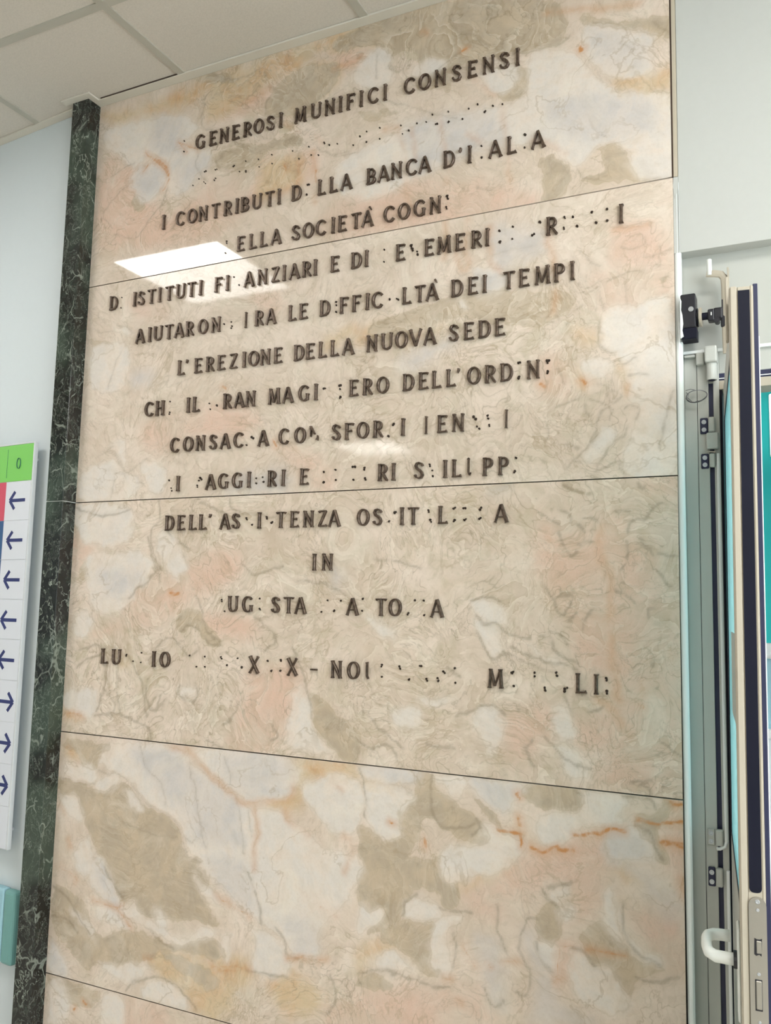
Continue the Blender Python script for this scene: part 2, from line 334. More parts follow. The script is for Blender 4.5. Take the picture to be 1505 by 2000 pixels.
fe(K, 'E', '0,450 140,450 140,560 50,600'); fe(K, '7', '300,300 600,130 720,80 880,70 860,200 700,300 500,420 300,480 100,520 240,420')
fe(K, '7', '700,420 900,420 960,500 860,540 720,500')
fe(T, 'A', '1260,0 1400,100 1505,200 1505,335 1400,310 1330,200', .6); fe(T, 'E', '90,600 120,570 135,640 110,670 90,660'); fe(T, '6', '800,815 930,800 930,840 870,845')
fe(T, '7', '530,430 600,380 660,420 770,560 700,570 640,470 560,500', .6); fe(T, 'G', '250,1230 350,1210 360,1310 520,1350 420,1340 280,1290', .7)
fe(G_, 'A', '100,80 160,80 200,120 130,130'); fe(O, 'E', '550,725 572,720 592,715'); fe(O, 'E', '560,732 590,724'); fe(O, 'A', '130,105 160,108 200,122', .9)
for s in ('30,1640 80,1680 130,1780', '600,1650 605,1800 600,1950'): fe(O, 'G', s, .72)
for s in ('600,0 595,140 640,260 700,380 715,500 705,700 690,850 715,960 730,1180 760,1290', '570,1570 680,1660 760,1740 850,1850 930,1960', '770,1310 780,1440 770,1560 800,1600', '980,1430 1010,1490 1040,1530', '1300,1120 1320,1200'): fe(O, 'H', s, .8)
for s in ('1020,1660 1035,1665',): fe(O, 'H', s)
fe(G_, '7', '225,655 260,650 265,680 235,685')
for s in ('0,1520 60,1560 130,1590 190,1620', '240,1480 300,1530 320,1610', '440,1580 570,1588', '480,1585 550,1590', '760,1485 900,1490', '380,1640 450,1700', '200,1700 260,1860 300,1900 330,1930 390,1880', '400,1810 470,1780 540,1800', '880,1780 880,1960', '1000,1760 1080,1860 1130,1930', '890,1690 900,1600 1000,1580 1060,1580 1150,1450 1240,1420', '250,1250 360,1310 500,1340', '980,1220 1020,1280 1050,1250'): fe(V, 'G', s)
for s in ('880,40 880,180', '830,330 870,260', '820,330 850,300', '300,820 390,750', '330,810 380,780', '200,700 250,750 340,600 230,550', '460,910 480,800 540,720', '100,930 200,960 300,1060', '0,960 100,980 200,1180 330,1210 400,1240', '1060,780 1060,700 1130,690', '760,510 860,540 900,590 960,640', '1180,340 1230,410 1300,480', '1100,1150 1130,1190 1120,1270', '500,1700 580,1690 620,1660', '1180,160 1340,180'): fe(V, 'H', s)
for s in ('490,250 500,350 460,400 460,500 500,600', '660,300 670,250 700,240', '700,260 760,280 850,340', '540,420 580,460 640,490', '340,750 460,640 500,600', '850,240 870,300 1000,330 1080,340', '60,290 200,330 350,300'): fe(V, 'E', s)
for s in ('385,0 400,100 440,200', '390,220 430,190 440,240', '640,320 670,400 700,500 770,560', '560,500 600,470 660,500 700,560 770,580', '520,540 600,640 640,600', '380,660 450,560 520,540', '950,420 1050,500 1060,560 1000,600', '1160,590 1200,700 1230,850 1250,958', '370,760 380,880 430,930 470,870', '0,700 60,640 140,620', '20,600 100,580 140,600', '150,700 150,800 100,930', '210,820 240,958', '1180,240 1340,250 1440,310', '880,150 960,200 1100,150', '270,640 350,800 370,958', '550,790 540,830 600,880 640,850 640,790'): fe(V, '7', s)
for s in ('200,110 300,120 430,160', '680,310 760,290 810,310', '700,380 740,420 800,420 840,460 960,490', '700,460 780,590 850,570 950,620 1080,660', '870,540 1000,600 1200,650', '920,620 860,600 830,560', '1030,240 1080,300 1100,340', '1100,300 1160,290', '620,680 560,640'): fe(V, '8', s)
for s in ('830,200 900,290 950,320 1030,345', '770,210 740,260 780,340', '920,30 960,110', '440,110 520,80 600,70 650,100', '0,220 60,260 130,240 200,340', '20,90 110,180 200,260', '1210,405 1320,410', '1250,420 1300,440 1310,465', '1360,230 1440,290', '300,230 420,260'): fe(V, 'B', s)
for s in ('780,235 830,260 860,270', '950,40 900,130 860,160', '1100,160 1130,210 1090,230', '500,30 520,90 550,90 570,30', '250,120 380,110 500,170 520,230', '300,0 350,60 330,130'): fe(V, 'A', s)
fe(S_, '7', '0,560 450,560 700,700 900,958 0,958', 1.0); fe(S_, 'A', '80,0 950,0 880,260 80,170', 1.0); fe(S_, '8', '900,0 1750,0 1750,878 1200,878', .65); fe(S_, '8', '0,0 620,0 640,300 0,250', .8); fe(S_, 'B', '0,0 640,0 620,340 0,300', .8)
# --- second slab
fe(K, 'F', '720,420 1050,400 1180,520 1300,640 1310,900 1180,860 1000,920 800,960 600,1020 500,1000 660,800 690,560'); fe(K, 'F', '800,980 1250,900 1310,1180 1100,1150 950,1300 850,1300 600,1250 580,1100')
fe(K, 'G', '0,0 250,0 300,300 100,350 0,250', .8); fe(K, '3', '850,560 1000,560 1000,640 900,640', .8); fe(K, '5', '350,420 700,380 850,480 700,560 500,560 350,640 200,560'); fe(K, '5', '930,600 1120,640 1230,750 1200,850 1050,760')
fe(K, '3', '270,600 420,620 420,700 300,680')
fe(T, '4', '60,720 250,640 400,600 520,560 700,555 860,550 1000,560 1060,600 1020,660 900,700 700,720 560,660 400,700 250,760 100,780', .45)
fe(S_, '4', '60,720 250,620 520,560 1060,560 1230,700 1300,1003 700,1003 0,1003', 1.0); fe(S_, 'G', '0,0 850,0 900,500 850,1100 0,1150', .9); fe(S_, '5', '200,350 900,350 1505,640 1505,850 700,850 350,640', .6); fe(S_, '6', '0,250 1100,300 1505,100 1505,780 0,700', .75)
fe(G_, '4', '0,740 90,730 60,790 0,800'); fe(G_, '3', '1200,810 1300,740 1505,700 1505,760 1350,770 1220,850'); fe(G_, '4', '220,790 330,740 420,720 400,750 300,800 240,850')
fe(G_, 'G', '380,100 500,180 480,250 420,220'); fe(G_, 'G', '780,80 860,120 900,330 860,330 840,200'); fe(G_, 'F', '380,1480 620,1520 600,1590 430,1560', .8)
fe(O, 'G', '430,215 500,215', .9); fe(O, 'G', '820,100 860,200 895,330', .85); fe(O, '6', '1330,245 1360,265'); fe(O, '6', '1110,285 1130,290'); fe(O, '5', '640,293 655,300'); fe(O, '5', '915,575 930,600')
for s in ('920,230 945,330 960,400 962,520 955,600 948,660', '480,360 500,430 515,445 540,400 520,330 545,190', '640,240 635,330 650,410 690,445', '420,190 430,290 420,380', '1240,250 1330,240 1420,220'): fe(O, '4', s, .82)
fe(B_, '4', '640,260 700,230 880,240 920,350 800,400 700,440 650,400'); fe(W, '4', '560,440 700,430 720,540 620,560 560,500', .8); fe(B_, '4', '580,470 690,460 690,530 620,550')
fe(B_, '4', '200,900 260,840 440,770 440,830 400,860 300,930 200,950'); fe(B_, '5', '690,850 700,780 900,720 990,750 980,840 870,862'); fe(B_, '5', '160,210 260,205 260,290 170,280')
fe(W, '4', '490,600 530,595 540,630 500,635'); fe(W, 'F', '700,1250 960,1250 1100,1150 1320,1200 1340,1990 880,1990 830,1820 700,1700 600,1600 600,1400'); fe(W, 'G', '860,0 1340,0 1370,1130 850,1140 900,800 980,600 960,450 880,400 900,250')
fe(W, 'G', '420,0 720,40 700,150 520,220 450,120', .7); fe(W, 'G', '620,680 760,740 560,1000 430,1000 560,760', .8); fe(W, 'I', '420,210 520,210 590,250 560,270 430,250'); fe(W, 'I', '380,1340 520,1330 510,1600 440,1500', .7); fe(W, 'I', '100,1600 400,1500 510,1620 690,1700 560,1860 90,1880', .7); fe(W, 'I', '680,1560 740,1480 930,1580 900,1800 760,1780')
fe(T, 'I', '190,310 330,330 400,400 230,500 180,560 210,420', .6); fe(T, 'F', '1170,965 1280,940 1240,1030', 1); fe(T, '4', '0,20 80,0 60,10', .5); fe(W, 'I', '200,400 520,370 560,520 480,820 200,780', .6)
for s in ('1170,960 1230,950 1280,940', '1230,950 1240,1040', '830,660 900,690 1060,620', '1040,580 1070,640', '560,1080 590,1120 590,1200 640,1260', '730,1700 640,1650 590,1560 600,1380', '340,1020 390,1100 500,1110 590,1060', '400,1000 470,1060 600,1010', '660,1010 820,960 900,910 1010,910', '850,980 870,1240', '180,1340 230,1370', '200,1360 240,1390', '270,1400 320,1410', '280,1430 300,1390', '1110,860 1200,860', '840,1810 960,1740', '130,1270 80,1380 160,1400', '440,1240 400,1280 300,1330', '1190,660 1200,850', '720,480 850,470 1000,440', '460,750 540,820 620,830', '1060,760 1300,690'): fe(V, 'F', s, .95)
for s in ('660,330 700,420 740,430 790,390 780,330 700,310', '740,380 780,400', '500,380 600,430 700,480', '700,600 720,500 640,510 600,580 560,680', '560,690 480,880 380,980 290,1070', '570,740 480,900', '880,680 840,770 740,800 660,920 560,1080', '540,1100 680,1040 800,1000 800,1080 850,1140', '830,490 900,460 980,510 960,600', '1320,330 1250,560 1210,740 1170,860', '340,1010 410,1010', '460,440 460,520 500,560', '250,850 400,880', '80,640 90,760 60,800', '570,250 650,270 670,330', '190,100 250,240', '380,380 200,480', '890,160 1060,150'): fe(V, 'G', s, .97)
for s in ('640,380 740,360 860,400 880,460', '900,420 960,480', '440,180 540,200 600,250', '480,430 420,560 340,800', '360,1380 430,1450 510,1600', '420,1620 540,1620 740,1480', '610,1640 700,1740', '260,60 260,100 330,150', '220,200 300,240 420,240', '240,1460 330,1420 400,1360', '520,860 580,800', '900,1100 1100,1110', '1020,750 1170,700', '420,1650 380,1850'): fe(V, 'I', s, .92)
for s in ('640,380 760,340 880,330', '0,560 60,540 180,420 330,300', '1050,380 1100,480 1180,590', '560,650 640,700 700,760', '480,500 520,470 640,480', '130,640 250,570 400,600', '1150,560 1160,640'): fe(V, '4', s, .9)
for s in ('640,270 780,350 840,420 880,500', '960,660 980,700 1060,740 1230,850', '1080,230 1200,260 1350,230', '300,590 360,650 450,720', '1000,590 1100,560 1200,500', '0,630 60,650 120,780', '1230,500 1400,560 1490,640'): fe(V, '5', s, .9)
for s in ('700,570 760,620 740,700', '380,640 400,740 390,800', '560,470 620,430 720,380', '940,800 980,860 1010,880', '800,590 850,640 820,720', '1260,360 1300,340 1480,300'): fe(V, '6', s, .9)
# --- top slab
fe(G_, '1', '870,400 880,340 1130,240 1505,130 1505,170 1400,170 1300,250 1240,300 1130,350 1050,420 920,500 860,470'); fe(T, '1', '1270,290 1400,270 1420,330 1350,420 1270,480 1110,480 1150,380', .6); fe(G_, '1', '1270,290 1400,270 1430,330 1350,420 1280,470 1200,470')
fe(K, '1', '900,440 1000,400 1120,360 1160,370 1090,460 980,490 900,480'); fe(O, '1', '920,470 1000,440 1060,420 1130,370', .75); fe(O, '1', '990,410 1040,420 1090,400', .7)
fe(T, '1', '900,650 1010,610 1120,600 1240,560 1260,600 1120,640 1080,680 1000,720 900,690', .5); fe(K, '1', '1100,680 1250,640 1330,650 1300,760 1200,800 1080,850 1000,860 1080,760'); fe(G_, '1', '1100,690 1250,650 1270,760 1190,800 1080,850 1090,760', .8)
fe(G_, '1', '430,480 620,440 870,330 860,400 760,450 640,470 500,520', .7); fe(K, '1', '430,700 560,690 700,900 900,760 1050,850 900,1000 600,1050 420,1050', .7)
fe(W, '1', '430,560 640,500 760,480 840,540 740,620 700,690 640,650 560,700 480,640'); fe(W, '1', '560,720 660,690 690,760 620,850 560,800'); fe(B_, '1', '580,710 670,700 680,780 620,830 560,790'); fe(B_, '1', '650,500 760,520 780,640 700,650 640,600'); fe(B_, '1', '740,690 830,640 870,700 760,800'); fe(W, '1', '730,640 860,620 880,680 740,820 700,760', .8)
fe(T, '1', '560,820 610,830 610,880 560,880', .8); fe(T, '1', '820,330 880,300 1000,330 900,350', .5)
for s in ('610,640 650,680 690,715 700,740', '650,670 700,710 705,760 680,800', '750,600 790,615 830,625', '760,610 780,640', '600,720 620,690', '1320,700 1330,760', '1200,700 1205,720'): fe(O, '1', s, .95)
for s in ('1310,640 1325,760 1320,850', '1260,660 1250,800', '1200,520 1300,560 1350,600'): fe(O, '1', s, .78)
for s in ('870,760 820,700 830,640', '700,790 680,860 620,930 600,960', '470,960 430,900 490,820 540,780', '480,980 560,1000 600,960', '1150,370 1110,450 1120,490 1180,490', '930,660 900,690 960,720', '950,620 1000,600 1060,640', '1090,570 1200,590 1290,540', '880,300 940,330 1040,320 1080,300', '1330,620 1400,660 1490,640', '800,850 720,960', '560,680 470,740', '450,440 520,400', '860,430 850,520 900,560'): fe(V, '1', s, .95)
fe(S_, '1', '850,250 1505,130 1505,420 1200,500 1000,520 850,520', .75); fe(S_, '1', '900,550 1300,500 1300,700 900,750', 1.0); fe(S_, '1', '420,850 700,850 900,960 420,1070', .7)
fe(T, '2', '0,190 120,110 480,5 880,0 960,60 980,150 930,200 800,220 640,240 520,290 480,370 430,370 330,340 370,300 330,200 250,230 200,190 130,190 60,210', .8)
fe(G_, '2', '0,140 300,60 500,0 640,0 400,90 350,160 120,190 0,220'); fe(W, '2', '130,240 200,200 240,230 250,340 140,370 90,330'); fe(K, '2', '0,220 120,210 130,250 70,290 0,330')
fe(W, '2', '330,300 400,240 480,250 470,300 380,330', .8); fe(S_, '2', '120,90 900,0 960,200 640,240 300,300 130,200', 1.0)
fe(T, '2', '740,290 830,280 830,330 820,380 760,420 680,400 780,350'); fe(W, '2', '600,330 720,270 780,280 770,350 680,395'); fe(T, '2', '880,670 940,660 1000,720 980,790 930,840 880,830'); fe(T, '2', '1110,640 1150,605 1210,620 1240,690 1290,750 1130,770 1060,760 1060,740 1130,720 1150,680')
fe(T, '2', '1050,70 1200,90 1420,70 1420,160 1340,150 1310,130 1060,100', .7); fe(G_, '2', '1170,330 1250,310 1350,300 1420,290 1420,380 1260,410 1200,380'); fe(W, '2', '1060,110 1310,140 1340,220 1350,300 1200,330 1130,290 1060,220'); fe(B_, '2', '1080,130 1290,160 1320,260 1220,290 1120,240')
fe(T, '2', '110,470 200,470 290,462 230,490 140,497', 1); fe(W, '2', '840,230 1000,220 1130,330 1200,400 1420,420 1430,720 1300,740 1200,600 1100,620 1000,700 870,600 560,640 560,480 700,450 820,390'); fe(W, '2', '10,700 300,540 560,480 560,640 440,700 100,860', .8); fe(B_, '2', '300,520 560,460 720,520 700,600 500,680 320,700', .7)
fe(B_, '2', '900,420 1300,420 1300,560 1000,560', .5); fe(G_, '2', '1350,340 1415,330 1415,370 1350,380'); fe(K, '2', '0,860 300,760 640,780 900,850 640,930 0,1000', .45)
for s in ('890,60 980,47 1100,36 1200,28 1290,18', '960,50 1060,38 1140,38', '380,135 400,145', '220,545 280,540', '0,295 60,270 120,240'): fe(O, '2', s, .85)
for s in ('1040,195 1046,215', '1050,205 1053,212', '540,210 550,205'): fe(O, '2', s)
for s in ('275,540 295,640 310,740 325,860', '445,500 465,620 485,760', '712,460 725,600 745,780', '330,540 345,660', '830,590 900,600 970,640', '590,340 670,400', '570,560 640,620'): fe(O, '2', s, .76)
for s in ('182,230 190,330', '750,230 870,215 960,180 995,150', '560,200 500,240 440,300', '1210,180 1260,210', '240,270 280,300 320,260', '0,650 70,640', '1420,740 1300,760', '1030,710 1070,750 1150,740', '600,790 660,800', '600,150 640,190 720,180', '150,420 250,430 330,440', '340,450 520,500', '1130,560 1150,570', '500,60 520,120 600,140', '1340,100 1410,150'): fe(V, '2', s, .95)
# --- lowest slab
fe(K, 'C', '430,640 620,680 640,780 660,1000 300,1000 380,752'); fe(W, 'C', '90,560 150,560 170,752 80,752'); fe(W, 'C', '340,620 420,640 420,752 330,752', .7); fe(T, 'C', '90,530 250,580 320,640 250,680 120,620', .7)
fe(O, 'C', '245,650 262,665'); fe(O, 'C', '190,690 200,680'); fe(V, 'C', '560,720 620,690 700,700', .9); fe(V, 'C', '260,700 330,660', .9); fe(S_, 'C', '80,520 900,750 900,1100 80,1100', .4)

def slab_of(z):
    for i, j in enumerate(JZ):
        if z > j: return i
    return 4
def lattice(ix, iy, seed):
    h = (ix.astype(np.int64) * 374761393 + iy.astype(np.int64) * 668265263 + seed * 1442695041) & 0xffffffff
    h = ((h ^ (h >> 13)) * 1274126177) & 0xffffffff
    return ((h ^ (h >> 16)) & 0xffff) / 65535.0
def vnoise(x, y, f, seed):
    x = x * f + 100; y = y * f + 100; ix = np.floor(x); iy = np.floor(y); fx = x - ix; fy = y - iy
    fx = fx * fx * (3 - 2 * fx); fy = fy * fy * (3 - 2 * fy); ix = ix.astype(int); iy = iy.astype(int)
    a, b, c, d = lattice(ix, iy, seed), lattice(ix + 1, iy, seed), lattice(ix, iy + 1, seed), lattice(ix + 1, iy + 1, seed)
    return (a * (1 - fx) + b * fx) * (1 - fy) + (c * (1 - fx) + d * fx) * fy
def fbm(x, y, f, seed, o=3): return sum(vnoise(x, y, f * 2.1 ** k, seed + k * 17) * 0.5 ** k for k in range(o)) / sum(0.5 ** k for k in range(o)) - 0.5
def segdist(X, Z, P, closed):
    best = np.full(X.shape, 9.0); inside = np.zeros(X.shape, bool); n = len(P)
    for k in range(n if closed else n - 1):
        a, b = P[k], P[(k + 1) % n]; d = b - a; L = d @ d + 1e-12
        t = np.clip(((X - a[0]) * d[0] + (Z - a[1]) * d[1]) / L, 0, 1)
        best = np.minimum(best, np.hypot(X - a[0] - t * d[0], Z - a[1] - t * d[1]))
        if closed:
            c = ((a[1] > Z) != (b[1] > Z)); xi = d[0] * (Z - a[1]) / (d[1] if abs(d[1]) > 1e-9 else 1e-9) + a[0]; inside ^= c & (X < xi)
    return best, inside
BASEF = {0: (-.014, .35), 1: (-.007, .50), 2: (-.020, .75), 3: (-.018, .30), 4: (-.016, .35)}   # per slab: -, swirl density
def fields(X, Z, slab):
    R = 0.06
    wx = X + fbm(X, Z, 20, 3) * 0.024 + fbm(X, Z, 60, 9) * 0.016; wz = Z + fbm(X, Z, 20, 31) * 0.024 + fbm(X, Z, 60, 41) * 0.016
    F = [np.full(X.shape, -R) for _ in range(8)]; F[SWIRL] = np.full(X.shape, BASEF[slab][1]); F[WHITE] = np.full(X.shape, BASEF[slab][0]); F[VEIN] = np.zeros(X.shape); F[ORANGE] = np.zeros(X.shape)
    for kind, P, st in FEAT:
        if slab_of(P[:, 1].mean()) != slab: continue
        m = (X > P[:, 0].min() - R) & (X < P[:, 0].max() + R) & (Z > P[:, 1].min() - R) & (Z < P[:, 1].max() + R)
        if not m.any(): continue
        x, z = wx[m], wz[m]
        if kind in (VEIN, ORANGE):
            k = 0.6; x = X[m] + (x - X[m]) * k; z = Z[m] + (z - Z[m]) * k
            d, _ = segdist(x, z, P, False); v = st * np.clip(1 - d / 0.03, 0, 1); F[kind][m] = np.maximum(F[kind][m], v)
        else:
            d, ins = segdist(x, z, P, True); sd = np.where(ins, d, -d)
            if kind == SWIRL: F[SWIRL][m] = np.clip(F[SWIRL][m] + (st - F[SWIRL][m]) * np.clip(.5 + sd / .05, 0, 1), 0, 1)
            else: F[kind][m] = np.maximum(F[kind][m], np.minimum(sd, R * st if st < 1 else R))
    for k in (TAUPE, WHITE, PINK, BLUEG, GOLD): F[k] = np.clip(.5 + F[k] / (2 * R), 0, 1)
    return F
def marble_mat():
    k = NT('veined pink and cream marble'); p = k.coords()
    at = k.new('ShaderNodeAttribute', attribute_name='patches'); bt = k.new('ShaderNodeAttribute', attribute_name='streaks')
    sa = k.new('ShaderNodeSeparateColor'); sb = k.new('ShaderNodeSeparateColor'); k.l.new(at.outputs['Color'], sa.inputs[0]); k.l.new(bt.outputs['Color'], sb.inputs[0])
    taupe, white, pink = sa.outputs[0], sa.outputs[1], sa.outputs[2]; vein = at.outputs['Alpha']
    orange, blueg, gold = sb.outputs[0], sb.outputs[1], sb.outputs[2]; swirl = bt.outputs['Alpha']
    oi = k.new('ShaderNodeObjectInfo'); pr = k.vmath('ADD', p, k.vmath('SCALE', (3.1, 0.0, 1.7), oi.outputs['Random']))
    wv = k.noise(pr, 5, 3, 0.6, color=True); ws = k.vmath('SUBTRACT', wv, (0.5, 0.5, 0.5))
    q = k.vmath('ADD', pr, k.vmath('SCALE', ws, 0.16))
    fine = k.noise(q, 42, 6, 0.62); med = k.noise(q, 13, 5, 0.6); low = k.noise(q, 5.5, 4, 0.55); gran = k.noise(pr, 320, 3, 0.7)
    jit = k.math('ADD', k.math('MULTIPLY', k.math('SUBTRACT', med, .5), .10), k.math('MULTIPLY', k.math('SUBTRACT', fine, .5), .09))
    mk = lambda f, w=.03: k.step(k.math('ADD', f, jit), .5 - w, .5 + w)
    col = k.mix(k.step(low, .38, .62), srgb(209, 192, 176), srgb(221, 205, 191))
    col = k.mix(k.math('MULTIPLY', k.step(med, .45, .75), .45), col, srgb(206, 188, 166))
    # cream to grey cloudy layers that follow the swirl
    lay = k.noise(q, 19, 4, 0.6, 0.8)
    col = k.mix(k.math('MULTIPLY', k.step(lay, .45, .7), k.math('MULTIPLY', swirl, .75)), col, srgb(186, 174, 150))
    # pink granular
    pk = k.math('MULTIPLY', mk(pink, .26), k.step(low, .25, .6)); col = k.mix(k.math('MULTIPLY', pk, .9), col, srgb(213, 182, 163))
    col = k.mix(k.math('MULTIPLY', pk, k.math('MULTIPLY', k.step(gran, .5, .75), .38)), col, srgb(190, 140, 112))
    # gold
    gm = mk(gold, .2); col = k.mix(k.math('MULTIPLY', gm, .78), col, k.mix(k.step(med, .4, .7), srgb(203, 180, 144), srgb(204, 160, 114)))
    # taupe
    tm = mk(taupe, .06); tc = k.mix(k.step(med, .35, .68), srgb(178, 163, 144), srgb(193, 175, 152)); tc = k.mix(k.math('MULTIPLY', k.step(fine, .52, .72), .35), tc, srgb(160, 150, 130))
    col = k.mix(k.math('MULTIPLY', tm, k.step(lay, -.1, .5)), col, tc)
    te = k.step(k.math('ABSOLUTE', k.math('SUBTRACT', k.math('ADD', taupe, jit), .5)), .028, .0)
    # white
    wm = mk(white, .11); wc = k.mix(k.step(med, .35, .65), srgb(224, 213, 202), srgb(214, 206, 198)); col = k.mix(k.math('MULTIPLY', wm, k.step(med, .1, .6)), col, wc)
    bm = mk(blueg, .25); col = k.mix(k.math('MULTIPLY', bm, .7), col, k.mix(k.step(med, .4, .66), srgb(204, 197, 192), srgb(190, 186, 185)))
    we = k.step(k.math('ABSOLUTE', k.math('SUBTRACT', k.math('ADD', white, jit), .5)), .022, .0)
    col = k.mix(k.math('MULTIPLY', k.math('MAXIMUM', te, k.math('MULTIPLY', we, .6)), .30), col, srgb(168, 150, 120))
    # free swirling contour veins
    calm = k.math('SUBTRACT', 1.0, k.math('MULTIPLY', k.math('MAXIMUM', wm, bm), .88))
    w2 = k.vmath('SUBTRACT', k.noise(pr, 3.2, 2, .5, color=True), (.5, .5, .5)); w3 = k.vmath('SUBTRACT', k.noise(pr, 17, 3, .6, color=True), (.5, .5, .5))
    q2 = k.vmath('ADD', k.vmath('ADD', pr, k.vmath('SCALE', w2, .5)), k.vmath('SCALE', w3, .035))
    n1 = k.noise(q2, 6.5, 3, .5); fr = k.math('ABSOLUTE', k.math('SUBTRACT', k.math('FRACT', k.math('MULTIPLY', n1, 13.0)), .5))
    soft = k.step(fr, .26, .0); thin = k.step(fr, .075, .0); gate = k.step(k.noise(pr, 10, 3, .6), .42, .62); g2 = k.step(k.noise(q2, 14, 3, .6), .4, .6)
    sw = k.math('MULTIPLY', swirl, calm)
    col = k.mix(k.math('MULTIPLY', k.math('MULTIPLY', soft, gate), k.math('MULTIPLY', sw, .42)), col, srgb(166, 150, 126))
    col = k.mix(k.math('MULTIPLY', k.math('MULTIPLY', thin, g2), k.math('MULTIPLY', sw, .62)), col, srgb(140, 127, 106))
    for sc_, mu, am in ((4.6, 9.0, .58), (11.0, 7.0, .42)):
        n5 = k.noise(q2, sc_, 3, .48, .5); sf = k.math('FRACT', k.math('MULTIPLY', n5, mu)); gt = k.step(k.noise(k.vmath('ADD', pr, (sc_, 0, 3.3)), 6.5, 3, .6), .40, .60)
        a_ = k.math('MULTIPLY', k.math('MULTIPLY', k.math('POWER', sf, 2.6), gt), k.math('MULTIPLY', sw, am)); col = k.mix(a_, col, srgb(172, 154, 130))
        b_ = k.math('MULTIPLY', k.math('MULTIPLY', k.math('POWER', k.math('SUBTRACT', 1.0, sf), 5.0), gt), k.math('MULTIPLY', sw, .5)); col = k.mix(b_, col, srgb(226, 217, 202))
    n3 = k.noise(q2, 24, 4, .55); r3 = k.math('ABSOLUTE', k.math('SUBTRACT', n3, .5)); r3 = k.math('ADD', k.math('MULTIPLY', k.step(r3, .035, .0), .5), k.math('MULTIPLY', k.step(r3, .010, .0), .5))
    ln2 = k.math('MULTIPLY', r3, k.math('MULTIPLY', k.step(k.noise(pr, 7.0, 3), .40, .6), k.math('MULTIPLY', k.math('ADD', k.math('MULTIPLY', swirl, .7), .3), calm)))
    col = k.mix(k.math('MULTIPLY', ln2, .55), col, srgb(146, 132, 112))
    n4 = k.math('ABSOLUTE', k.math('SUBTRACT', k.noise(q2, 4.2, 5, .55), .5)); ln4 = k.math('MULTIPLY', k.step(n4, .012, .0), k.step(k.noise(pr, 5, 2), .42, .55))
    col = k.mix(k.math('MULTIPLY', ln4, .4), col, srgb(164, 146, 120))
    # cloudy tone inside every zone
    cld = k.noise(q2, 30, 4, .6); col = k.mix(k.math('MULTIPLY', k.step(cld, .4, .75), .16), col, srgb(172, 158, 136)); col = k.mix(k.math('MULTIPLY', k.step(k.noise(q2, 11, 3, .5), .5, .75), .3), col, srgb(224, 216, 202))
    # granite-like grey flecks along breccia zones
    fl = k.math('MULTIPLY', k.step(k.noise(q, 95, 4, .7), .6, .72), k.math('MULTIPLY', k.math('MAXIMUM', pk, swirl), k.step(k.noise(pr, 12, 3), .5, .66)))
    col = k.mix(k.math('MULTIPLY', fl, .35), col, srgb(136, 116, 98))
    # read-off veins
    wob = k.math('MULTIPLY', k.math('SUBTRACT', k.noise(pr, 55, 4, .6), .5), .16)
    vv = k.step(k.math('ADD', vein, wob), .80, 1.02); vv = k.math('MULTIPLY', vv, k.step(k.noise(pr, 30, 3), .28, .5)); halo = k.math('MULTIPLY', k.step(vein, .55, 1.), .12)
    col = k.mix(k.math('ADD', k.math('MULTIPLY', vv, .42), halo), col, srgb(140, 127, 108))
    oo = k.step(k.math('ADD', orange, wob), .80, 1.0); oh = k.math('MULTIPLY', k.math('MULTIPLY', k.step(orange, .3, 1.), k.step(med, .3, .6)), .42)
    col = k.mix(k.math('ADD', k.math('MULTIPLY', k.math('MULTIPLY', oo, k.step(fine, .3, .6)), .8), oh, clamp=True), col, srgb(192, 138, 92))
    col = k.mix(k.math('MULTIPLY', k.step(k.noise(pr, 150, 4, .7), .45, .75), .14), col, srgb(168, 148, 126))
    hs = k.new('ShaderNodeHueSaturation'); hs.inputs['Saturation'].default_value = MSAT; hs.inputs['Value'].default_value = MVAL; k.set(hs.inputs['Color'], col)
    k.set(k.b.inputs['Base Color'], hs.outputs[0]); k.b.inputs['Roughness'].default_value = 0.035; k.b.inputs['IOR'].default_value = 1.5
    k.b.inputs['Specular IOR Level'].default_value = 0.5
    return k.m
MSAT, MVAL = 1.0, 1.0
M['marble'] = marble_mat()
def dull(m, name, r, s):
    n = m.copy(); n.name = name; b = n.node_tree.nodes['Principled BSDF']; b.inputs['Roughness'].default_value = r; b.inputs['Specular IOR Level'].default_value = s; return n
M['marble_dull'] = dull(M['marble'], 'veined marble less polished', 0.05, 0.2)
